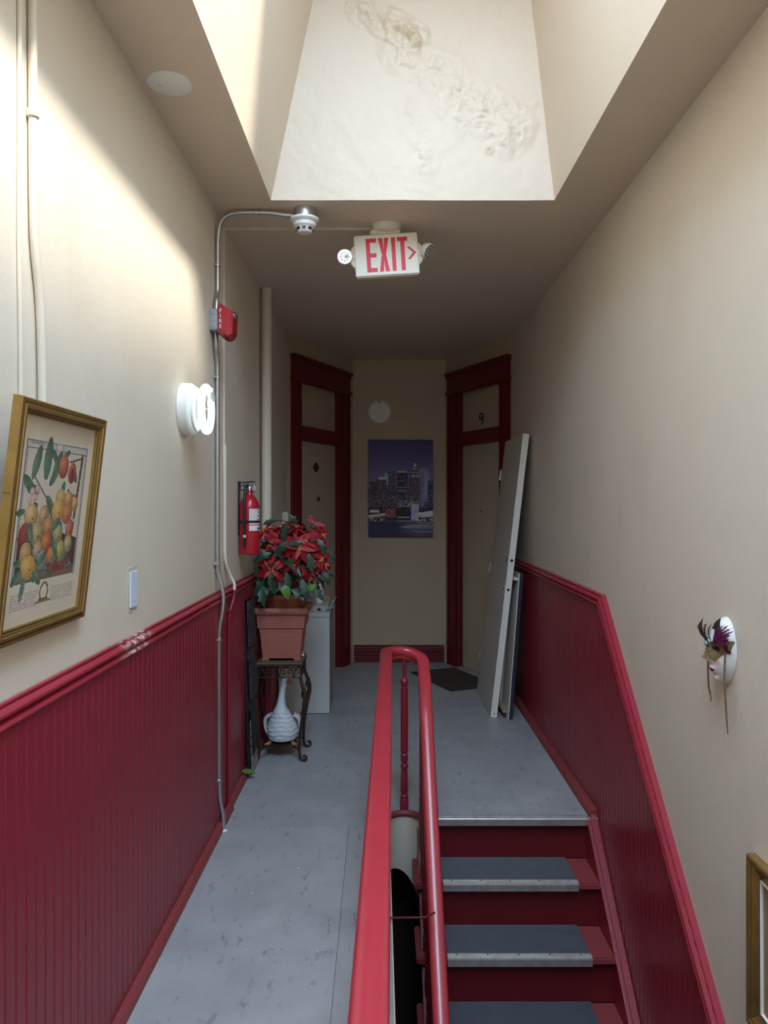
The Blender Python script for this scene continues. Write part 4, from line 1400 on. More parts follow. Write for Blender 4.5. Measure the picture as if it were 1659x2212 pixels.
yel, yel2, org, org2, grn, grn2, red_, red2 = (222, 192, 120), (150, 106, 60), (218, 150, 84), (150, 76, 44), (196, 190, 120), (112, 108, 66), (164, 60, 50), (92, 28, 34)
FR = [(0.59, 0.39, 0.070, 0.050, yel, yel2), (0.70, 0.40, 0.062, 0.052, (226, 186, 130), org2), (0.80, 0.42, 0.045, 0.04, yel, yel2), (0.57, 0.455, 0.082, 0.062, (228, 192, 112), (170, 116, 60)), (0.70, 0.47, 0.072, 0.056, org, org2),
      (0.24, 0.475, 0.080, 0.058, (230, 198, 130), yel2), (0.39, 0.475, 0.065, 0.055, (214, 190, 140), (130, 84, 60)), (0.18, 0.575, 0.070, 0.070, red_, red2), (0.33, 0.565, 0.078, 0.064, (206, 184, 124), (128, 100, 62)),
      (0.46, 0.535, 0.066, 0.048, (226, 160, 100), org2), (0.60, 0.575, 0.068, 0.052, grn, grn2), (0.76, 0.555, 0.055, 0.055, (220, 130, 96), (136, 56, 44)), (0.46, 0.615, 0.072, 0.052, (226, 150, 80), (136, 50, 36)),
      (0.22, 0.655, 0.070, 0.056, (206, 178, 100), yel2), (0.36, 0.645, 0.058, 0.044, (206, 188, 150), (130, 110, 90)), (0.76, 0.635, 0.060, 0.050, (216, 200, 150), grn2), (0.66, 0.665, 0.068, 0.058, (210, 190, 110), (126, 104, 56)),
      (0.43, 0.70, 0.064, 0.052, (170, 176, 180), (98, 104, 112)), (0.54, 0.685, 0.058, 0.050, (222, 152, 80), org2), (0.27, 0.725, 0.090, 0.060, (230, 190, 90), (168, 118, 50))]
for k in range(26):
    P.leaf(0.16 + 0.66 * rng.random(), 0.50 + 0.24 * rng.random(), rng.random() * 6.28, 0.11, (100, 134, 100), (50, 92, 76))
for f in FR:
    P.ell(f[0], f[1], f[2], f[3], f[4], 0.3 * rng.random(), f[5])
    P.ell(f[0] + 0.02, f[1] + 0.012, 0.009, 0.006, (90, 60, 44))
for x, y, a in ((0.20, 0.735, 2.6), (0.24, 0.77, 1.8), (0.33, 0.75, 0.6), (0.36, 0.72, -0.5), (0.46, 0.745, 0.3), (0.52, 0.74, -0.4), (0.66, 0.745, -0.6), (0.74, 0.73, 0.3), (0.50, 0.56, -0.6), (0.54, 0.60, 0.9), (0.28, 0.61, -2.0)):
    P.leaf(x, y, a, 0.13, (110, 146, 110), (52, 100, 84))
for k in range(26):
    P.ell(0.48 + 0.34 * rng.random(), 0.715 + 0.05 * rng.random(), 0.017, 0.012, (176, 52, 56), 0, (100, 24, 36))
for c0 in (0.11, 0.27, 0.60, 0.76):
    for r_i in range(9):
        x = c0
        while x < c0 + 0.13:
            wd = 0.012 + 0.02 * rng.random()
            P.rect(x, 0.825 + r_i * 0.0115, x + wd, 0.829 + r_i * 0.0115, (150, 132, 128), 0.8)
            x += wd + 0.008
P.ell(0.50, 0.862, 0.058, 0.052, (128, 106, 58))
P.ell(0.50, 0.862, 0.040, 0.038, (224, 216, 200))
P.rect(0.40, 0.905, 0.60, 0.915, (150, 116, 74))
P.rect(0.44, 0.895, 0.56, 0.906, (110, 92, 56))
P.a = P.a * 0.86 + np.array((196, 184, 166)) * 0.14
raster('print_sheet', P.a, lambda u, v: fpt(MW - 0.002 + (FWd - 2 * MW + 0.004) * u, MW - 0.002 + (FH - 2 * MW + 0.004) * v, -0.016), fp, M['printed'], 'printed sheet with fruit and foliage')
part('glass', MB().cbox(fpt(FWd / 2, FH / 2, -0.0125), fu * (FWd - 2 * MW + 0.004), fv * (FH - 2 * MW + 0.004), fn * 0.002), M['glass'], fp, smooth=False)

# ------------------------------------------------------------------ blank plate below / beside the print
SPY0, SPY1, SPZ0, SPZ1 = 2.486, 2.556, 1.252, 1.372
sw = root('blank_wall_plate', 'bluish white blank cover plate set in chipped plaster above the chair rail', 'cover plate', tuple(wpt(2.52, 1.25, 0)))
pm = mat('patch_plaster', (0.62, 0.58, 0.52), 0.8, (0.42, 0.38, 0.33), 60, 0.6, 0.8, 90)
po = [(SPY0 - 0.008 + 0.004 * math.sin(k * 2.1) + (SPY1 - SPY0 + 0.016) * a, SPZ0 - 0.012 + (SPZ1 - SPZ0 + 0.026) * b + 0.004 * math.cos(k * 3.3)) for k, (a, b) in
      enumerate([(0, 0), (0.3, -0.02), (0.7, 0.01), (1, 0), (1.02, 0.4), (0.98, 0.7), (1, 1), (0.6, 1.02), (0.3, 0.99), (0, 1), (-0.04, 0.6), (0.0, 0.3)])]
part('chipped_edge', MB().prism([(a, b) for a, b in po], (wpt(2.52, 0, 0).x - 0.002, 0, 0), (0, 1, 0), (0, 0, 1), (0.003, 0, 0)), pm, sw, smooth=False)
part('plate', MB().box(wpt(2.52, 0, 0).x, wpt(2.52, 0, 0).x + 0.006, SPY0, SPY1, SPZ0, SPZ1), M['swhite'], sw, bevel=0.002)
for z in (1.272, 1.352):
    part('screw', MB().lathe([(0.003, 0), (0.002, 0.001)], (wpt(2.52, 0, 0).x + 0.006, 2.521, z), (1, 0, 0), 8), M['steel'], sw)

# ------------------------------------------------------------------ large vertical pipe and box in the corner
dp = root('drain_pipe', 'fat vertical pipe behind the poinsettia, cream above and red below', 'pipe', (-0.755, 5.075, 0))
part('pipe', MB().lathe([(0.033, 1.15), (0.033, HC - 0.001)], (-0.755, 5.075, 0), n=20), M['wall'], dp)
part('lower_pipe', MB().lathe([(0.033, 0.001), (0.033, 1.15)], (-0.755, 5.075, 0), n=20), M['red'], dp, 'red painted lower length')
jb = root('wall_box', 'small cream metal box on the wall beside the door casing behind the poinsettia', 'junction box', (-0.76, 6.22, 1.38))
part('cover', MB().box(xl(6.2), xl(6.2) + 0.050, 6.14, 6.30, 1.36, 1.522), M['ivory'], jb, bevel=0.008)
part('seam', MB().box(xl(6.2) + 0.022, xl(6.2) + 0.0245, 6.138, 6.141, 1.37, 1.515), M['tanside'], jb, smooth=False)

# ------------------------------------------------------------------ fire extinguisher
EX = V(-0.747, 4.36, 1.303)
fe = root('fire_extinguisher', 'red fire extinguisher with black hose hanging on a wall bracket', 'fire extinguisher', tuple(EX))
part('cylinder', MB().lathe([(0.050, 0.0), (0.056, 0.004), (0.058, 0.012), (0.058, 0.262), (0.056, 0.280), (0.049, 0.302), (0.037, 0.322), (0.024, 0.336), (0.019, 0.346), (0.018, 0.362), (0.0, 0.363)], EX, n=32), M['extred'], fe)
va = MB().lathe([(0.016, 0.360), (0.016, 0.385), (0.012, 0.39)], EX, n=14)
va.cbox(EX + V(-0.004, 0, 0.392), V(0.05, 0, 0), V(0, 0.022, 0), V(0, 0, 0.022))
part('valve', va, M['chrome'], fe, bevel=0.002)
hv = MB().prism([(-0.045, 0.404), (0.030, 0.412), (0.034, 0.419), (-0.020, 0.416), (-0.046, 0.410)], EX + V(0, -0.009, 0), (1, 0, 0), (0, 0, 1), (0, 0.018, 0))
hv.prism([(-0.040, 0.388), (-0.008, 0.400), (-0.008, 0.405), (-0.042, 0.395)], EX + V(0, -0.009, 0), (1, 0, 0), (0, 0, 1), (0, 0.018, 0))
part('lever', hv, M['black'], fe, bevel=0.0015)
ga = part('gauge', MB().lathe([(0.017, 0), (0.017, 0.008), (0.015, 0.011)], EX + V(0.026, -0.012, 0.375), (0.5, -0.85, 0.1), 18), M['chrome'], fe)
part('pull_ring', MB().tube([EX + V(0.034 + 0.003 * math.cos(a), -0.012 + 0.017 * math.cos(a), 0.385 + 0.022 * math.sin(a)) for a in [2 * PI * k / 20 for k in range(20)]], 0.0014, 6, closed=True), M['steel'], fe)
hp = [EX + V(*p) for p in ((-0.008, -0.012, 0.395), (-0.016, -0.030, 0.388), (-0.018, -0.046, 0.355), (-0.018, -0.060, 0.29), (-0.018, -0.066, 0.22), (-0.017, -0.067, 0.15), (-0.017, -0.067, 0.10))]
part('hose', MB().tube(curve(hp, 6), 0.0075, 10), M['black'], fe)
part('nozzle', MB().lathe([(0.0078, 0.04), (0.0085, 0.095), (0.0085, 0.1)], EX + V(-0.017, -0.067, 0.0), n=12), M['black'], fe)
part('nozzle_band', MB().lathe([(0.0092, 0.098), (0.0092, 0.112)], EX + V(-0.017, -0.067, 0.0), n=12), M['ivory'], fe)
part('strap', MB().lathe([(0.0585, 0.178), (0.0605, 0.180), (0.0605, 0.192), (0.0585, 0.194)], EX, n=32), M['black'], fe)
part('strap_clip', MB().cbox(EX + V(-0.018, -0.064, 0.186), V(0.026, 0, 0), V(0, 0.022, 0), V(0, 0, 0.02)), M['black'], fe, bevel=0.003)
bk = MB().box(xl(4.36), xl(4.36) + 0.004, 4.342, 4.378, 1.42, 1.72)
bk.tube([V(xl(4.36) + 0.004, 4.36, 1.675), V(xl(4.36) + 0.03, 4.355, 1.668), EX + V(-0.012, 0, 0.368)], 0.003, 6)
bk.box(xl(4.36), xl(4.36) + 0.012, 4.348, 4.372, 1.68, 1.72)
part('bracket', bk, M['black'], fe)
P = Paint(34, 70, (228, 226, 224))
P.rect(0, 0.72, 1, 0.76, (200, 30, 36))
for r_i in range(30):
    y = 0.04 + r_i * 0.021
    if 0.28 < y < 0.30:
        continue
    x = 0.06
    while x < 0.60:
        wd = 0.06 + 0.08 * rng.random()
        P.rect(x, y, x + wd, y + 0.011, (196, 130, 130) if 0.12 < y < 0.24 else (150, 158, 168), 0.8)
        x += wd + 0.04
for y in (0.10, 0.26, 0.42):
    P.rect(0.66, y, 0.95, y + 0.12, (214, 214, 214))
    P.ell(0.80, y + 0.06, 0.08, 0.035, (40, 40, 44))
P.rect(0.66, 0.03, 0.95, 0.07, (190, 60, 66))
P.rect(0.68, 0.86, 0.95, 0.95, (60, 60, 62))
raster('label_sheet', P.a, lambda u, v: EX + V(0.0586 * math.cos(R(-90 + 8 + 72 * u)), 0.0586 * math.sin(R(-90 + 8 + 72 * u)), 0.135 + 0.125 * v), fe, M['printed'], 'white instruction label with small print')

# ------------------------------------------------------------------ plant stand
SX0, SX1, SY0, SY1, SZ = -0.762, -0.478, 4.68, 4.965, 0.612
ps = root('plant_stand', 'bronzed iron plant stand with scrolled apron and curved legs', 'plant stand', ((SX0 + SX1) / 2, (SY0 + SY1) / 2, 0))
part('top', MB().box(SX0, SX1, SY0, SY1, SZ - 0.016, SZ), M['slate'], ps, bevel=0.004)
rim = MB().box(SX0 - 0.003, SX1 + 0.003, SY0 - 0.003, SY1 + 0.003, SZ - 0.026, SZ - 0.014)
part('top_rim', rim, M['iron'], ps, bevel=0.003)
AZ0 = 0.518
apr = MB()
cs = [V(SX0 + 0.008, SY0 + 0.008, 0), V(SX1 - 0.008, SY0 + 0.008, 0), V(SX1 - 0.008, SY1 - 0.008, 0), V(SX0 + 0.008, SY1 - 0.008, 0)]
for k in range(4):
    a, b = cs[k], cs[(k + 1) % 4]
    apr.tube([a + ZU * AZ0, b + ZU * AZ0], 0.0035, 6)
    apr.tube([a + ZU * AZ0, a + ZU * (SZ - 0.02)], 0.005, 6)
apr_o = part('apron_frame', apr, M['iron'], ps)


def scroll(a, b, n_s=3):
    out = []
    d_ = (b - a) / n_s
    L_ = d_.length
    d_ = d_.normalized()
    for i in range(n_s):
        o_ = a + d_ * (L_ * (i + 0.5))
        for s in (-1, 1):
            pts_ = [(s * 0.004, AZ0 + 0.002), (s * 0.006, AZ0 + 0.03), (s * 0.022, AZ0 + 0.048), (s * 0.036, AZ0 + 0.036), (s * 0.030, AZ0 + 0.022), (s * 0.022, AZ0 + 0.028)]
            out.append(curve([o_ + d_ * x + ZU * z for x, z in pts_], 4))
            pts_ = [(s * 0.005, AZ0 + 0.04), (s * 0.016, AZ0 + 0.058), (s * 0.034, AZ0 + 0.062), (s * 0.044, AZ0 + 0.075)]
            out.append(curve([o_ + d_ * x + ZU * z for x, z in pts_], 4))
    return out


for k in range(4):
    sc = MB()
    for p_ in scroll(cs[k], cs[(k + 1) % 4]):
        sc.tube(p_, 0.0032, 6)
    a, b = cs[k], cs[(k + 1) % 4]
    for i in range(4):
        sc.ball(a + (b - a) * ((i + 0.0) / 3) * 0.98 + ZU * (AZ0 + 0.068), 0.006, n=8, m=5)
    part('scrollwork', sc, M['iron'], apr_o)
for sx, sy in ((0, 0), (1, 0), (1, 1), (0, 1)):
    c_ = V((SX0, SX1)[sx] * 1.0, (SY0, SY1)[sy], 0)
    d_ = V(1 if sx else -1, 0.35 * (1 if sy else -1), 0).normalized()
    c_ = c_ + V(-0.012 if sx else 0.012, -0.012 if sy else 0.012, 0)
    pts_ = [(0, 0.52), (0.010, 0.48), (0.028, 0.43), (0.032, 0.37), (0.020, 0.30), (0.006, 0.22), (-0.004, 0.14), (-0.006, 0.07), (0.0, 0.025), (0.016, 0.008), (0.034, 0.012), (0.040, 0.028), (0.030, 0.038), (0.022, 0.030)]
    pl_ = curve([c_ + d_ * a + ZU * z for a, z in pts_], 5)
    rad = [0.009 + 0.005 * math.exp(-((i / len(pl_)) - 0.2) ** 2 / 0.01) if i / len(pl_) < 0.7 else 0.0085 for i in range(len(pl_))]
    lg = part('leg', MB().tube(pl_, rad, 10), M['iron'], ps)
    lf = MB()
    for (a, z, ln_) in ((0.026, 0.44, 0.05), (0.034, 0.38, 0.05), (0.024, 0.32, 0.045)):
        p0 = c_ + d_ * a + ZU * z
        lf.tube(curve([p0, p0 + d_ * -0.014 - ZU * ln_ * 0.4, p0 + d_ * -0.016 - ZU * ln_], 4), [0.007, 0.0075, 0.008, 0.0075, 0.0065, 0.006, 0.005, 0.003, 0.001], 7)
    part('leaf_ornament', lf, M['iron'], lg)
mx_, my_ = (SX0 + SX1) / 2, (SY0 + SY1) / 2
stc = MB()
for sx, sy in ((0, 0), (1, 0), (1, 1), (0, 1)):
    c_ = V((SX0 + 0.012, SX1 - 0.012)[sx], (SY0 + 0.012, SY1 - 0.012)[sy], 0.062)
    e_ = V(mx_ + (0.05 if sx else -0.05), my_ + (0.05 if sy else -0.05), 0.080)
    stc.tube(curve([c_, c_ * 0.5 + e_ * 0.5 + ZU * 0.004, e_], 5), 0.0055, 8)
stc.lathe([(0.098, 0.075), (0.098, 0.084), (0.0, 0.084)], (mx_, my_, 0), n=8)
part('stretcher', stc, M['iron'], ps, 'crossed iron stretcher with a small shelf')

# small matchbox-like carton on the corner of the stand
mbx = root('matchbox', 'tiny black and white box on the corner of the plant stand', 'box', (-0.494, 4.90, SZ))
part('body', MB().box(-0.510, -0.482, 4.875, 4.935, SZ + 0.0005, SZ + 0.020), M['black'], mbx, bevel=0.001)
part('tray', MB().box(-0.508, -0.484, 4.871, 4.880, SZ + 0.003, SZ + 0.017), M['white'], mbx, bevel=0.001)
part('sleeve_label', MB().box(-0.507, -0.485, 4.884, 4.930, SZ + 0.020, SZ + 0.0206), M['porc'], mbx, smooth=False)

# ------------------------------------------------------------------ square planter
pcx, pcy = -0.612, 4.845
sp = root('square_planter', 'square terracotta plastic planter with wide rim on the plant stand', 'planter', (pcx, pcy, SZ))


def sq_rings(spec, cx, cy):
    return [[V(cx - h, cy - h, z), V(cx + h, cy - h, z), V(cx + h, cy + h, z), V(cx - h, cy + h, z)] for h, z in spec]


pz = SZ + 0.001
body = [(0.116, pz + 0.015), (0.131, pz + 0.182), (0.1335, pz + 0.184), (0.1345, pz + 0.200), (0.1325, pz + 0.203), (0.1325, pz + 0.205), (0.143, pz + 0.206), (0.144, pz + 0.210), (0.151, pz + 0.296), (0.152, pz + 0.296), (0.140, pz + 0.296), (0.118, pz + 0.05)]
bo = part('body', MB().rings(sq_rings(body, pcx, pcy)), M['terra'], sp, smooth=False)
rim_ = [(0.150, pz + 0.294), (0.168, pz + 0.296), (0.172, pz + 0.306), (0.172, pz + 0.318), (0.164, pz + 0.332), (0.140, pz + 0.332), (0.138, pz + 0.294)]
part('rim', MB().rings(sq_rings(rim_ + [rim_[0]], pcx, pcy), caps=False), M['terra'], sp, smooth=False)
for sx in (-1, 1):
    for sy in (-1, 1):
        cx_, cy_ = pcx + sx * 0.099, pcy + sy * 0.099
        part('foot', MB().box(cx_ - 0.022, cx_ + 0.022, cy_ - 0.022, cy_ + 0.022, SZ + 0.0005, pz + 0.018), M['terra'], sp, bevel=0.003)
part('soil', MB().box(pcx - 0.13, pcx + 0.13, pcy - 0.13, pcy + 0.13, pz + 0.22, pz + 0.235), M['soil'], sp, smooth=False)

# ------------------------------------------------------------------ poinsettia in its round pot
qz = pz + 0.236
qc = V(-0.606, 4.845, qz)
pn = root('potted_poinsettia', 'bushy red poinsettia with green leaves in a round brown pot', 'plant', tuple(qc))
part('pot', MB().lathe([(0.110, 0.0), (0.128, 0.085), (0.134, 0.10), (0.146, 0.145), (0.150, 0.150), (0.150, 0.172), (0.143, 0.174), (0.140, 0.15), (0.0, 0.148)], qc, n=32), M['pot'], pn)
part('soil', MB().lathe([(0.135, 0.149), (0.135, 0.160), (0.0, 0.166)], qc, n=24), M['soil'], pn)
bc = V(-0.585, 4.83, 1.20)


def leaf_mesh(name, L_, Wd, mat_, lobes=0, bend=0.25, fold=0.18, seed=0, sharp=False):
    """pointed leaf along +X, base at the origin, face up +Z"""
    r0 = random.Random(seed)
    n = 7
    vs, fs = [], []
    for i in range(n + 1):
        t = i / n
        w = Wd * (math.sin(PI * min(1, t * 0.92 + 0.06)) ** 0.8) * (1 - 0.25 * t) if 0 < i < n else 0.002
        if sharp and 0 < i < n:
            w = Wd * 1.9 * t ** 0.75 * (1 - t) ** 0.85 * (1.12 if i in (2, 4) else 0.95)
        if lobes and i in (2, 4):
            w *= 1.30
        if lobes and i == 3:
            w *= 0.86
        x = L_ * t
        zc = -bend * L_ * t * t + 0.02 * L_ * math.sin(7 * t + seed)
        for s in (-1, 0, 1):
            jit = 1 + 0.12 * (r0.random() - 0.5)
            vs.append((x + (0.10 * L_ if (s and lobes and i in (2, 4)) else 0), s * w / 2 * jit, zc + (fold * w / 2 if s else 0) + 0.02 * L_ * (r0.random() - 0.5) * abs(s)))
    for i in range(n):
        for s in range(2):
            a = i * 3 + s
            fs.append((a, a + 3, a + 4, a + 1))
    m_ = bpy.data.meshes.new(name)
    m_.from_pydata(vs, [], fs)
    m_.shade_smooth()
    m_.materials.append(mat_)
    return m_


PET = [leaf_mesh('petal', 0.128, 0.064, M['petal'], 0, 0.22, 0.25, s, True) for s in range(4)] + [leaf_mesh('petal', 0.112, 0.056, M['petal'], 1, 0.3, 0.2, 9, True)]
LEA = [leaf_mesh('leaf', 0.118, 0.066, M['leaf'], 1, 0.35, 0.25, s, True) for s in range(20, 24)]
LEL = [leaf_mesh('leaf', 0.10, 0.075, M['leafl'], 0, 0.35, 0.2, s) for s in range(30, 32)]


def orient(x, z, p, s=1.0):
    x = Vector(x).normalized()
    z = Vector(z)
    z = (z - x * z.dot(x)).normalized()
    y = z.cross(x)
    m_ = place(x, y, z, p)
    return m_ @ Matrix.Diagonal((s, s, s, 1))


def flower(p, nrm, size, npet=6, droop=0.35, seed=0):
    r0 = random.Random(seed)
    nrm = Vector(nrm).normalized()
    mb = MB()
    xx = nrm.orthogonal().normalized()
    yy = nrm.cross(xx)
    for k in range(9):
        a = r0.random() * 6.28
        r_ = 0.016 * math.sqrt(r0.random())
        mb.ball(p + (xx * math.cos(a) + yy * math.sin(a)) * r_ + nrm * (0.006 + 0.008 * r0.random()), 0.0052, n=6, m=4)
    fo = part('flower', mb, M['cyath'], pn, 'red poinsettia flower with yellow centre')
    for ring_, (cnt, sc_, dr) in enumerate(((npet, size, droop), (npet - 2, size * 0.62, -0.25))):
        a0 = r0.random() * 6.28
        for k in range(cnt):
            a = a0 + 2 * PI * k / cnt + 0.35 * (r0.random() - 0.5)
            d_ = (xx * math.cos(a) + yy * math.sin(a)) - nrm * (dr * (0.6 + 0.8 * r0.random()))
            pm_ = PET[r0.randrange(5)]
            inst('petal', pm_, fo, off_wall(pm_, orient(d_, nrm, p - ORG[pn.name] + nrm * (0.003 * ring_), sc_ * (0.85 + 0.3 * r0.random())), ORG[pn.name], -0.768))
    return fo


def pix(px, py, D):
    return V((px - 820) * D / F, D, 1.6 - (py - 1085) * D / F)


FL = [(587, 1231, 4.60, 1.05, (0.0, -1, 0.15)), (648, 1184, 4.59, 1.15, (0.15, -1, 0.30)), (657, 1172, 4.64, 0.9, (0.3, -0.7, 0.6)), (571, 1146, 4.72, 0.85, (-0.2, -0.6, 0.8)), (696, 1158, 4.74, 1.0, (0.8, -0.6, 0.4)),
      (703, 1222, 4.72, 0.75, (0.8, -0.7, -0.1)), (604, 1140, 4.85, 0.9, (0, -0.2, 1)), (692, 1208, 4.68, 0.8, (0.6, -0.9, 0.1)), (632, 1222, 4.62, 0.85, (0.1, -1, -0.2)), (541, 1212, 4.74, 0.8, (-0.9, -0.5, 0.2)), (640, 1140, 4.80, 0.8, (0.1, -0.4, 1)),
      (585, 1175, 4.66, 0.8, (-0.3, -1, 0.3)), (668, 1250, 4.66, 0.75, (0.5, -0.8, -0.4)), (610, 1150, 4.97, 0.9, (0.0, 0.5, 0.8)), (660, 1150, 4.98, 1.0, (0.5, 0.6, 0.6)), (620, 1130, 4.92, 0.9, (0.0, 0.2, 1))]
for i, (px, py, D, s, nr) in enumerate(FL):
    p = pix(px, py, D)
    p.x = max(p.x, -0.735)
    flower(p, nr, s, 6 if s > 0.8 else 5, 0.30, i)
    q = qc + V(0.05 * math.cos(i * 2.4), 0.05 * math.sin(i * 2.4), 0.15)
    mid = (p + q) / 2 + (p - bc) * 0.12
    part('stem', MB().tube(curve([q, mid, p - Vector(nr).normalized() * 0.004], 4), 0.0028, 6), M['stem'], pn)
# tall sprig
tp = pix(676, 1130, 4.72)
part('stem', MB().tube(curve([pix(655, 1155, 4.74), pix(668, 1142, 4.73), tp], 4), 0.0026, 6), M['stem'], pn)
fo = part('flower', MB().ball(tp + V(0, 0, 0.006), 0.007, n=7, m=5), M['cyath'], pn)
for d_, s in ((V(-0.25, -0.2, 1), 0.42), (V(1, -0.1, -0.15), 0.62), (V(-0.7, 0, 0.6), 0.36), (V(0.4, -0.3, 0.9), 0.3)):
    inst('petal', PET[1], fo, orient(d_, V(0, -1, 0.4), tp - ORG[pn.name], s))
# leaves: the ones that show, then fillers round the crown
LV = [(613, 1160, 4.57, 0.95, (0.2, -0.4, 1), 0), (628, 1176, 4.57, 0.85, (1, -0.3, 0.4), 0), (600, 1195, 4.58, 1.0, (0.6, -0.4, 0.9), 0), (575, 1198, 4.60, 1.0, (-0.9, -0.3, -0.3), 0), (668, 1205, 4.57, 1.05, (0.3, -0.4, -1), 0), (620, 1245, 4.57, 0.95, (0.2, -0.4, -1), 0),
      (655, 1262, 4.57, 1.1, (0.3, -0.4, -1), 0), (550, 1225, 4.66, 1.1, (-0.2, -0.5, -1), 0), (545, 1250, 4.66, 1.15, (-0.7, -0.5, -0.6), 0), (555, 1275, 4.62, 1.25, (-1, -0.4, -0.1), 0), (565, 1280, 4.58, 1.0, (0.2, -0.5, -1), 0), (608, 1265, 4.57, 1.1, (0.6, -0.4, -0.6), 0),
      (640, 1278, 4.58, 1.2, (1, -0.3, -0.4), 0), (675, 1268, 4.62, 1.15, (0.8, -0.4, -0.8), 0), (700, 1240, 4.70, 0.9, (0.6, -0.3, -1), 0), (690, 1170, 4.66, 0.9, (0.7, -0.4, -0.9), 0), (617, 1272, 4.545, 0.85, (0.25, -0.4, -1), 1), (668, 1272, 4.56, 0.6, (0.6, -0.3, 0.5), 1),
      (575, 1130, 4.75, 0.8, (0.8, 0, 0.4), 0), (640, 1130, 4.70, 0.8, (-0.4, -0.5, 0.8), 0), (585, 1255, 4.57, 1.0, (0.3, -0.3, -1), 0), (712, 1195, 4.78, 0.8, (0.6, -0.2, -0.7), 0)]
for i, (px, py, D, s, d_, kind_) in enumerate(LV):
    p = pix(px, py, D)
    d_ = Vector(d_).normalized()
    lm_ = (LEL if kind_ else LEA)[i % (2 if kind_ else 4)]
    inst('leaf', lm_, pn, off_wall(lm_, orient(d_, V(0, -1, 0.45) + (p - bc), p - ORG[pn.name] - d_ * 0.03 * s, s), ORG[pn.name], -0.77))
for i in range(70):
    a = random.random() * 6.28
    el = random.uniform(-0.55, 0.9)
    r_ = V(math.cos(a) * math.cos(el), math.sin(a) * math.cos(el), math.sin(el))
    k_ = random.uniform(0.55, 0.92)
    p = bc + V(r_.x * 0.235 * k_, r_.y * 0.215 * k_, r_.z * 0.19 * k_)
    d_ = r_ + V(random.uniform(-.6, .6), random.uniform(-.6, .6), random.uniform(-.9, .2))
    if p.y > 4.93 and p.x < -0.66:
        continue
    inst('leaf', LEA[i % 4], pn, off_wall(LEA[i % 4], orient(d_, r_ + V(0, 0, 0.6), p - ORG[pn.name], random.uniform(0.8, 1.15)), ORG[pn.name], -0.765))

# ------------------------------------------------------------------ goose figure on the stretcher
gz = 0.0848
gc = V(mx_ + 0.002, my_, gz)
gs = root('goose_figurine', 'white painted goose figurine with long neck under the plant stand', 'figurine', tuple(gc))
GR = [(0.004, 0.055, 0.05, 0, 0), (0.02, 0.088, 0.085, 0, 0), (0.055, 0.100, 0.098, 0, 0.004), (0.095, 0.096, 0.094, 0, 0.002), (0.135, 0.080, 0.080, -0.002, -0.004), (0.175, 0.060, 0.064, -0.004, -0.012), (0.205, 0.043, 0.048, -0.006, -0.018),
      (0.235, 0.030, 0.034, -0.006, -0.020), (0.275, 0.023, 0.026, -0.003, -0.018), (0.32, 0.020, 0.022, 0.002, -0.014), (0.355, 0.021, 0.022, 0.008, -0.012), (0.378, 0.026, 0.024, 0.016, -0.014), (0.396, 0.026, 0.024, 0.020, -0.016), (0.410, 0.017, 0.016, 0.020, -0.016), (0.416, 0.004, 0.004, 0.020, -0.016)]
gm = MB()
rr = []
NG = 28
for i in range(len(GR) * 4 - 3):
    f = i / 4
    a, b = GR[int(f)], GR[min(int(f) + 1, len(GR) - 1)]
    t = f - int(f)
    h, rx, ry, ox, oy = [a[j] * (1 - t) + b[j] * t for j in range(5)]
    ring_ = []
    for k in range(NG):
        th = 2 * PI * k / NG
        amp = 0.0045 if 0.03 < h < 0.20 else 0
        bmp = amp * (math.sin(h * 230 + 1.2 * math.sin(5 * th)) * 0.7 + 0.5 * math.sin(9 * th + h * 120))
        ring_.append(gc + V(ox + (rx + bmp) * math.cos(th), oy + (ry + bmp) * math.sin(th), h))
    rr.append(ring_)
gm.rings(rr)
part('body', gm, M['goose'], gs)
for s in (-1, 1):
    w_ = MB()
    rr = []
    for (h, o_, th_) in ((0.165, 0.070, 0.004), (0.155, 0.094, 0.010), (0.135, 0.108, 0.013), (0.105, 0.112, 0.012), (0.075, 0.106, 0.009), (0.05, 0.098, 0.003)):
        c_ = gc + V(s * o_, 0.018, h)
        rr.append([c_ + V(s * th_ * math.cos(a), 0.045 * math.sin(a), 0.006 * math.cos(a)) for a in [2 * PI * k / 12 for k in range(12)]])
    w_.rings(rr)
    part('wing', w_, M['goose'], gs)
    ft = MB()
    for k in (-1, 0, 1):
        d_ = V(0.5 * s + 0.35 * k, -0.9, 0).normalized()
        ft.tube([gc + V(s * 0.070, -0.050, 0.006), gc + V(s * 0.070, -0.050, 0.004) + d_ * 0.042], [0.009, 0.0045], 7)
    ft.prism([(0, 0), (0.04 * (0.5 * s - 0.3), -0.034), (0.04 * (0.5 * s + 0.3), -0.034)], gc + V(s * 0.070, -0.052, 0.001), (1, 0, 0), (0, 1, 0), (0, 0, 0.005))
    part('foot', ft, M['goose_f'], gs)
bk_ = MB().tube([gc + V(0.034, -0.024, 0.386), gc + V(0.055, -0.030, 0.380), gc + V(0.074, -0.036, 0.374)], [0.017, 0.012, 0.005], 10)
part('beak', bk_, M['goose_o'], gs)
for s in (-1, 1):
    part('eye', MB().ball(gc + V(0.030, -0.014 - s * 0.020 - 0.002, 0.397), 0.003, n=8, m=6), M['black'], gs)

# ------------------------------------------------------------------ sample boards against the left wall
# a tall black board leaning on the wainscot with overlapping samples hung on it
sb = root('sample_board', 'tall black board of dark textured carpet and tile samples leaning behind the plant stand', 'sample board', (-0.76, 4.6, 0))
bw0 = V(-0.752, 4.45, 0.0015)
bup = V(-0.032, 0, 0.995).normalized()
bri = V(0.0117, 1, 0).normalized()
bnn = bri.cross(bup).normalized()


def bpt(a, b, d):
    return bw0 + bri * a + bup * b + bnn * d


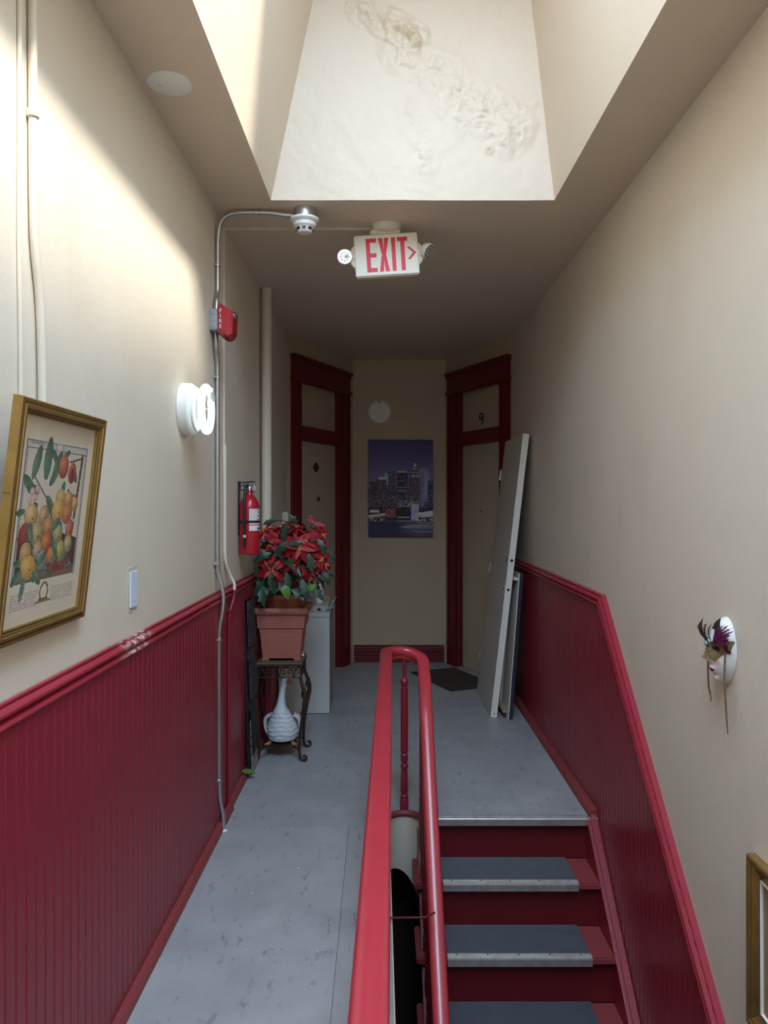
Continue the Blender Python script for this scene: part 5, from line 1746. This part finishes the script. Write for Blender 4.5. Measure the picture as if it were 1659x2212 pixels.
def bbox_(mb, a0, a1, b0, b1, d0, d1, sk=0.0):
    p = [bpt(a0, b0, d0), bpt(a1, b0, d0), bpt(a1, b1, d0), bpt(a0, b1, d0), bpt(a0, b0, d1), bpt(a1, b0, d1), bpt(a1, b1, d1), bpt(a0, b1, d1)]
    return mb.add(p, [(0, 3, 2, 1), (4, 5, 6, 7), (0, 1, 5, 4), (1, 2, 6, 5), (2, 3, 7, 6), (3, 0, 4, 7)])


part('backing', bbox_(MB(), 0.0, 0.208, 0.0, 1.02, -0.022, -0.006), M['board_black'], sb, smooth=False)
part('carpet_sample', bbox_(MB(), 0.0, 0.20, 0.75, 1.015, 0.004, 0.018), M['shag'], sb, bevel=0.003)
part('striped_sample', bbox_(MB(), 0.04, 0.205, 0.66, 0.93, -0.006, 0.003), M['stripe'], sb, bevel=0.002)
part('carpet_sample', bbox_(MB(), 0.005, 0.20, 0.44, 0.665, 0.004, 0.018), M['shag'], sb, bevel=0.003)
part('striped_sample', bbox_(MB(), 0.045, 0.205, 0.36, 0.60, -0.006, 0.003), M['stripe'], sb, bevel=0.002)
part('plain_sample', bbox_(MB(), 0.01, 0.15, 0.115, 0.365, 0.004, 0.016), M['charcoal'], sb, bevel=0.002)
tb_ = part('tile_sample', bbox_(MB(), 0.0, 0.208, 0.0, 0.30, -0.006, 0.002), M['board_black'], sb, smooth=False)
tl_me = mesh_from(MB().box(-0.0212, 0.0212, -0.0212, 0.0212, 0, 0.004), 'tile', M['tile'], smooth=False)
for i in range(4):
    for j in range(6):
        inst('tile', tl_me, tb_, place(bri, bup, bnn, bpt(0.027 + 0.0515 * i, 0.035 + 0.0525 * j, 0.002) - ORG[sb.name]))

# fallen leaf
lf_me = leaf_mesh('fallen_leaf', 0.085, 0.05, M['leafl'], 0, -0.12, 0.35, 3)
lo = bpy.data.objects.new('fallen_leaf', lf_me)
COL.objects.link(lo)
lo.matrix_basis = orient(V(1, 0.1, -0.28), V(0.2, -0.35, 1), V(-0.800, 4.385, 0.046), 1.0)
ORG[lo.name] = V(0, 0, 0)
props(lo, 'single fallen green leaf on the floor by the skirting', 'leaf')

# ------------------------------------------------------------------ white cabinet with clutter
CX0, CX1, CY0, CY1, CZ = -0.765, -0.375, 5.742, 6.20, 0.765
cbn = root('white_cabinet', 'small white laminate cabinet with tan side standing behind the plant stand', 'cabinet', ((CX0 + CX1) / 2, 5.97, 0))
part('body', MB().box(CX0, CX1 - 0.003, CY0 + 0.018, CY1, 0.0, CZ - 0.002), M['tanside'], cbn, smooth=False, bevel=0.002)
part('top_rail', MB().box(CX0, CX1 - 0.005, CY0, CY0 + 0.018, CZ - 0.034, CZ - 0.001), M['cab'], cbn, bevel=0.001)
part('front_panel', MB().box(CX0, CX1 - 0.005, CY0, CY0 + 0.018, 0.004, CZ - 0.0365), M['cab'], cbn, bevel=0.001)
part('top', MB().box(CX0, CX1, CY0, CY1, CZ - 0.002, CZ), M['cab'], cbn, smooth=False)
b1 = root('carton', 'flat grey white carton with a dark square mark on the white cabinet', 'box', (-0.45, 5.80, CZ))
part('box', MB().box(-0.505, -0.412, 5.765, 5.86, CZ + 0.0005, CZ + 0.048), M['carton'], b1, bevel=0.002)
part('mark', MB().box(-0.472, -0.447, 5.7635, 5.7655, CZ + 0.012, CZ + 0.030), M['black'], b1, smooth=False)
b2 = root('opened_carton', 'torn open cardboard carton with raised printed flap on the white cabinet', 'box', (-0.38, 5.93, CZ))
part('tray', MB().box(-0.500, -0.398, 5.872, 6.04, CZ + 0.0005, CZ + 0.042), M['carton'], b2, bevel=0.002)
fl_ = MB().obox((-0.395, 5.86, CZ + 0.012), (0.056, 0.0, 0.080), (0.0, 0.13, 0.0), (-0.004, 0, 0.003))
part('flap', fl_, M['carton'], b2, smooth=False)
part('printed_band', MB().obox((-0.3985, 5.8585, CZ + 0.016), (0.020, 0.0, 0.0285), (0, 0.132, 0), (-0.002, 0, 0.0015)), M['cardg'], b2, smooth=False)
part('lid_edge', MB().obox((-0.41, 5.82, CZ + 0.006), (0.062, 0.03, 0.022), (0.0, 0.05, 0.0), (-0.001, 0, 0.003)), M['carton'], b2, smooth=False)
part('brown_flap', MB().obox((-0.452, 6.045, CZ + 0.02), (0.055, 0, 0), (0, 0.004, 0.0), (0, 0.02, 0.065)), M['card'], b2, smooth=False)
bt = root('white_bottle', 'plain white bottle behind the poinsettia leaves on the cabinet', 'bottle', (-0.505, 5.98, CZ + 0.042))
part('body', MB().lathe([(0.030, 0.0), (0.032, 0.005), (0.032, 0.10), (0.026, 0.115), (0.013, 0.122), (0.013, 0.13)], (-0.475, 5.98, CZ + 0.0435), n=20), M['porc'], bt)
part('cap', MB().lathe([(0.015, 0.13), (0.015, 0.15), (0.013, 0.152)], (-0.475, 5.98, CZ + 0.0435), n=16), M['white'], bt)

# ------------------------------------------------------------------ leaning white door
ld = root('leaning_door', 'plain white door slab leaning against the wall on the landing', 'door', (0.85, 6.05, 0))
l0 = V(0.824, 5.645, 0.002)
lup = V(0.243, 0, 2.112).normalized()
lri = V(0, 1, 0)
lnn = lri.cross(lup).normalized()              # thickness, towards +X
LH, LT, LW = 2.125, 0.0475, 0.80
if lnn.x < 0:
    lnn = -lnn
mbd = MB().obox(l0, lri * LW, lup * LH, lnn * LT)
part('slab', mbd, M['slabface'], ld, smooth=False, bevel=0.0015)
part('edge_strip', MB().obox(l0 - V(0, 0.0015, 0) + lup * 0.002 + lnn * 0.001, lri * 0.0012, lup * (LH - 0.004), lnn * (LT - 0.002)), M['slabedge'], ld, smooth=False)
for h_, r_ in ((0.955, 0.0105), (1.175, 0.0115)):
    c_ = l0 + lup * h_ + lnn * LT * 0.5 - V(0, 0.0012, 0)
    pl_ = part('latch_plate', MB().obox(c_ - lup * 0.030 - lnn * 0.012, lri * -0.001, lup * 0.060, lnn * 0.024), M['slabedge'], ld, smooth=False)
    part('latch_hole', MB().lathe([(r_, 0), (r_, 0.0008), (0, 0.0009)], c_ - V(0, 0.0011, 0), (0, -1, 0), 16), M['hole'], pl_)
    for q in (-0.022, 0.022):
        part('screw_hole', MB().lathe([(0.0022, 0), (0.0022, 0.0006)], c_ - V(0, 0.0011, 0) + lup * q, (0, -1, 0), 8), M['hole'], pl_)
    c2 = l0 + lup * h_ + lri * 0.062 - lnn * 0.0008
    mb_ = MB().lathe([(0.027, 0), (0.027, 0.0012), (0.0, 0.0014)], c2, -lnn, 22)
    part('bore_hole', mb_, M['hole'], ld)
    part('bore_ring', MB().tube([c2 + lri * 0.028 * math.cos(2 * PI * k / 20) + lup * 0.028 * math.sin(2 * PI * k / 20) for k in range(20)], 0.0025, 6, closed=True), M['slabedge'], ld)
for h_ in (0.30, 1.05, 1.84):
    c2 = l0 + lup * h_ + lri * (LW + 0.004) - lnn * 0.002
    part('hinge', MB().obox(c2 - lup * 0.045, lri * 0.012, lup * 0.09, -lnn * 0.012), M['steel'], ld, bevel=0.002)
part('pin_hole', MB().lathe([(0.005, 0), (0.005, 0.0006)], l0 + lup * 0.028 + lnn * 0.026 - V(0, 0.0014, 0), (0, -1, 0), 10), M['hole'], ld)

# ------------------------------------------------------------------ leaning navy panel with off-white frame behind the door
np_ = root('leaning_panel', 'navy edged panel with off-white battens leaning behind the white door', 'panel', (0.96, 5.9, 0))
q0 = V(0.951, 5.585, 0.002)
qup = V(0.083, 0, 1.075).normalized()
qn = V(0, 1, 0).cross(qup).normalized()
if qn.x < 0:
    qn = -qn
QH = 1.078
part('board', MB().obox(q0, V(0, 0.7, 0), qup * QH, qn * 0.026), M['navy'], np_, smooth=False, bevel=0.0015)
part('facing', MB().obox(q0 - qn * 0.0085 + V(0, 0.001, 0), V(0, 0.698, 0), qup * QH, qn * 0.008), M['slabface'], np_, smooth=False)
part('top_batten', MB().obox(q0 - qn * 0.036 + qup * (QH - 0.055) + V(0, 0.018, 0), V(0, 0.66, 0), qup * 0.016, qn * 0.027), M['slabedge'], np_, smooth=False)
part('bottom_batten', MB().obox(q0 - qn * 0.046 + qup * 0.042 + V(0, 0.02, 0), V(0, 0.66, 0), qup * 0.016, qn * 0.037), M['tanside'], np_, smooth=False)
part('inner_rib', MB().obox(q0 - qn * 0.026 + qup * 0.058 + V(0, 0.30, 0), V(0, 0.02, 0), qup * (QH - 0.12), qn * 0.017), M['slabface'], np_, smooth=False)

# ------------------------------------------------------------------ doormat at the door on the right
dm_u = u2
dm_c = AR0 + u2 * 0.52 + n2 * 0.30
dm = MB().obox(dm_c - u2 * 0.39 - n2 * 0.235 + V(0, 0, 0.0005), u2 * 0.78, n2 * 0.47, V(0, 0, 0.009))
solo('doormat', dm, M['mat'], 'worn dark brown doormat lying in front of door 9', 'mat', loc=tuple(dm_c), bevel=0.004)

# ------------------------------------------------------------------ porcelain mask on the right wall
MC = V(xr(2.45) - 0.001, 2.45, 1.122)
mk = root('porcelain_mask', 'white porcelain face mask with gold glitter eye mask, plum feathers and hanging ribbons', 'mask', tuple(MC - V(0, 0, 0.11)))
MHW, MHH = 0.070, 0.109


def mdepth(a, b):
    """a across (-1..1), b up (-1..1): height of the face above the wall"""
    r2 = a * a + b * b
    d_ = 0.055 * max(0, 1 - r2) ** 0.60
    gx = lambda x0, y0, sx, sy: math.exp(-((a - x0) / sx) ** 2 - ((b - y0) / sy) ** 2)
    d_ += 0.017 * math.exp(-(a / 0.16) ** 2) * (math.exp(-((b + 0.21) / 0.10) ** 2) + 0.55 * math.exp(-((b + 0.02) / 0.18) ** 2))
    d_ += 0.005 * (gx(0.18, -0.24, 0.10, 0.07) + gx(-0.18, -0.24, 0.10, 0.07))
    d_ -= 0.012 * (gx(0.40, 0.08, 0.22, 0.13) + gx(-0.40, 0.08, 0.22, 0.13))
    d_ += 0.008 * gx(0, -0.50, 0.26, 0.055) + 0.006 * gx(0, -0.60, 0.22, 0.05) - 0.004 * gx(0, -0.70, 0.3, 0.05) + 0.009 * gx(0, -0.84, 0.25, 0.10)
    d_ += 0.004 * gx(0, 0.28, 0.6, 0.12)
    return max(0.0, d_) * min(1, (1 - min(1, r2)) * 9 + 0.0) ** 0.5 + 0.003


def mpt(a, b, off=0.0):
    w = MHW * (1 - 0.30 * max(0, -b) ** 2)
    return MC + V(-mdepth(a, b) - off, -a * w, b * MHH)


fm_ = MB()
NRg, NA = 26, 56
rr = []
for i in range(1, NRg + 1):
    r_ = (i / NRg) ** 0.9
    rr.append([mpt(r_ * 0.999 * math.cos(2 * PI * k / NA), r_ * 0.999 * math.sin(2 * PI * k / NA)) for k in range(NA)])
rr.append([MC + V(0.0, -(MHW * (1 - 0.30 * max(0, -math.sin(2 * PI * k / NA)) ** 2)) * math.cos(2 * PI * k / NA), MHH * math.sin(2 * PI * k / NA)) for k in range(NA)])
fm_.rings(rr, caps=False)
cidx = len(fm_.v)
fm_.v.append(mpt(0, 0))
fm_.f += [(cidx, k, (k + 1) % NA) for k in range(NA)]
part('face', fm_, M['porc'], mk)


def patch(name, fn, nu, nv, mat_, off, parent=mk, hole=None, label=None):
    """thin skin lying on the face; fn(u, v) -> (a, b)"""
    mb = MB()
    vs = [mpt(*fn(i / nu, j / nv), off) for j in range(nv + 1) for i in range(nu + 1)]
    fs = []
    for j in range(nv):
        for i in range(nu):
            if hole and hole(*fn((i + 0.5) / nu, (j + 0.5) / nv)):
                continue
            a = j * (nu + 1) + i
            fs.append((a, a + 1, a + nu + 2, a + nu + 1))
    mb.add(vs, fs)
    return part(name, mb, mat_, parent, label, fix=False)


def eyehole(a, b):
    return ((abs(a) - 0.42) / 0.22) ** 2 + ((b - 0.10) / 0.075) ** 2 < 1


def emask(u, v):
    a = -0.95 + 1.9 * u
    lo = -0.20 + 0.24 * abs(a) ** 1.5 - 0.13 * math.exp(-((abs(a) - 0.42) / 0.22) ** 2)
    hi = 0.27 + 0.12 * abs(a) - 0.06 * math.exp(-(a / 0.12) ** 2)
    s = math.sqrt(max(0, 1 - (a * 0.98) ** 2))
    return a, min(hi, s) * v + lo * (1 - v)


patch('eye_mask', emask, 60, 20, M['glit'], 0.0025, hole=eyehole, label='gold glitter eye mask')
for s in (-1, 1):
    patch('eye', lambda u, v, s=s: (s * (0.42 + 0.23 * (2 * u - 1)), 0.10 + 0.08 * (2 * v - 1) * math.sqrt(max(0, 1 - (2 * u - 1) ** 2))), 14, 6, M['black'], 0.0008)
    patch('blush', lambda u, v, s=s: (s * (0.50 + 0.14 * math.cos(6.28 * u) * v), -0.30 + 0.09 * math.sin(6.28 * u) * v), 14, 3, M['blush'], 0.0006)
patch('lips', lambda u, v: (0.30 * (2 * u - 1), -0.545 + (0.075 * (1 - abs(2 * u - 1) ** 1.6) * (2 * v - 1))), 16, 6, M['lip'], 0.0008, label='painted red lips')
patch('painted_hair', lambda u, v: (-0.34 + 0.92 * u * (0.72 + 0.28 * v) + 0.2 * (1 - v), 0.62 + 0.30 * v - 0.1 * u + 0.06 * math.sin(5 * u) - 0.3 * (u - 0.25) ** 2), 18, 8, M['black'], 0.0007)
for cv_ in ([(0.55, 0.45), (0.35, 0.70), (0.05, 0.86), (-0.2, 0.92)], [(0.1, 0.9), (-0.25, 0.84), (-0.45, 0.76), (-0.6, 0.70)], [(0.30, 0.42), (0.18, 0.6), (-0.05, 0.66), (-0.12, 0.78)], [(-0.30, 0.58), (-0.14, 0.46), (0.1, 0.36)]):
    part('painted_line', MB().tube(curve([mpt(a, b, 0.0004) for a, b in cv_], 5), 0.0008, 5), M['black'], mk)


def feather(p, d, ln_, wd, mat_, cur=0.2, seed=0):
    r0 = random.Random(seed)
    d = Vector(d).normalized()
    sdv = d.cross(V(-1, 0, 0.2)).normalized()
    mb = MB()
    rach = [p + d * ln_ * t + V(-0.01, 0, 0) * math.sin(t * PI) + sdv * cur * ln_ * t * t for t in [k / 8 for k in range(9)]]
    mb.tube(rach, [0.0009 * (1 - 0.09 * k) for k in range(9)], 5)
    for k in range(60):
        t = 0.08 + 0.92 * k / 60
        c_ = rach[0].lerp(rach[-1], t)
        i = min(7, int(t * 8))
        c_ = rach[i].lerp(rach[i + 1], t * 8 - i)
        for s in (-1, 1):
            l_ = wd * math.sin(PI * min(1, t + 0.12)) ** 0.7 * (0.7 + 0.6 * r0.random())
            dd = (d * 0.9 + sdv * s * 0.7 + V(-0.5 * r0.random(), 0, 0)).normalized()
            n_ = dd.cross(V(-1, 0.2, 0)).normalized() * 0.0019
            mb.add([c_ - n_, c_ + n_, c_ + dd * l_ + n_ * 0.2], [(0, 1, 2)])
    return part('feather', mb, mat_, mk, fix=False)


# mask frame: +a is towards the camera side (-Y)
for i, (a, b, dy, dz, ln_, wd, mt) in enumerate(((0.1, 0.25, 0.25, 1, 0.085, 0.012, 'feathd'), (-0.05, 0.25, 0.05, 1, 0.080, 0.012, 'feathd'), (0.30, 0.28, -0.35, 1, 0.075, 0.012, 'feathd'), (0.15, 0.26, -0.10, 1, 0.070, 0.016, 'feathd'), (0.35, 0.26, -0.6, 0.9, 0.080, 0.018, 'feath'), (0.45, 0.26, -0.6, 0.6, 0.075, 0.020, 'feath'), (0.30, 0.24, -0.7, 0.75, 0.085, 0.018, 'feath'),
                                                  (0.60, 0.30, -0.9, 0.7, 0.055, 0.018, 'feath'), (0.50, 0.24, -1.0, 0.45, 0.055, 0.020, 'feath'), (0.70, 0.24, -1, 0.8, 0.040, 0.018, 'feath'), (-0.35, 0.28, 0.4, 1, 0.065, 0.014, 'feathd'), (0.80, 0.30, -0.5, -0.6, 0.035, 0.015, 'feath'), (0.40, 0.28, -0.3, 1, 0.060, 0.016, 'feath'))):
    feather(mpt(a, b, 0.005), V(0.42 if mt == 'feath' else -0.12, dy, dz), ln_ * (1.25 if mt == 'feath' else 1.0), wd * 1.1, M[mt], 0.1, i)
part('jewel', MB().ball(mpt(0.0, 0.22, 0.006), 0.006, 0.009, 0.009, 12, 8), M['gem'], mk, 'pearly green jewel between the eyes')
part('jewel_ring', MB().tube([mpt(0.0, 0.22, 0.005) + V(0, 0.0105 * math.cos(2 * PI * k / 16), 0.0105 * math.sin(2 * PI * k / 16)) for k in range(16)], 0.0016, 6, closed=True), M['glit'], mk)
part('leaf_sprig', MB().add([mpt(0.02, 0.28, 0.006), mpt(0.2, 0.42, 0.012), mpt(0.05, 0.36, 0.012), mpt(-0.06, 0.42, 0.010)], [(0, 1, 2), (0, 2, 3)]), M['leafl'], mk, fix=False)
for a, z1, nn in ((0.86, -0.235, 0), (-0.86, -0.165, 1)):
    p0 = mpt(a, 0.20, 0.004)
    for k in range(2):
        q = [p0 + V(-0.001, 0.003 * k, 0), p0 + V(-0.004, 0.004 * k + 0.001, -0.08), p0 + V(-0.002, -0.002 + 0.005 * k, -0.16), V(p0.x + 0.003, p0.y - 0.003 + 0.006 * k, MC.z + z1 + 0.02 * k), V(p0.x + 0.004, p0.y - 0.001 + 0.004 * k, MC.z + z1 - 0.015 + 0.02 * k)]
        part('ribbon', MB().tube(curve(q, 5), 0.0022, 6), M['ribbon'], mk)

# ------------------------------------------------------------------ gold frame low on the right wall
gf = root('gold_frame', 'gold framed picture hanging low on the wall above the stairs', 'picture', (1.1, 2.05, 0.055))
gy0, gy1, gz0, gz1 = 1.80, 2.262, 0.055, 0.555


def gpt(a, b, d):
    y_ = gy1 - a
    return V(xr(y_) - d, y_, gz0 + b)


GW, GH = gy1 - gy0, gz1 - gz0
gp = [(0, 0.001), (0, 0.026), (0.004, 0.030), (0.012, 0.030), (0.016, 0.024), (0.024, 0.024), (0.028, 0.019), (0.040, 0.016), (0.044, 0.011), (0.056, 0.009), (0.056, 0.001)]
CN = [(0, 0), (GW, 0), (GW, GH), (0, GH)]
for k in range(4):
    rr = []
    for (cx, cy) in (CN[k], CN[(k + 1) % 4]):
        ix = 1 if cx == 0 else -1
        iy = 1 if cy == 0 else -1
        rr.append([gpt(cx + ix * a, cy + iy * a, b) for a, b in gp])
    part('frame_moulding', MB().rings(rr), M['gold'], gf)
inn = [(0.058, 0.058), (GW - 0.058, 0.058), (GW - 0.058, GH - 0.058), (0.058, GH - 0.058)]
part('slip', MB().tube([gpt(a, b, 0.010) for a, b in inn], 0.006, 8, closed=True), M['white'], gf, 'pale inner slip')
pq = [gpt(0.05, 0.05, 0.004), gpt(GW - 0.05, 0.05, 0.004), gpt(GW - 0.05, GH - 0.05, 0.004), gpt(0.05, GH - 0.05, 0.004)]
pq2 = [p + V(-0.002, 0, 0) for p in pq]
part('picture_sheet', MB().add(pq + pq2, [(0, 1, 2, 3), (4, 7, 6, 5), (0, 4, 5, 1), (1, 5, 6, 2), (2, 6, 7, 3), (3, 7, 4, 0)]), M['card'], gf, smooth=False)
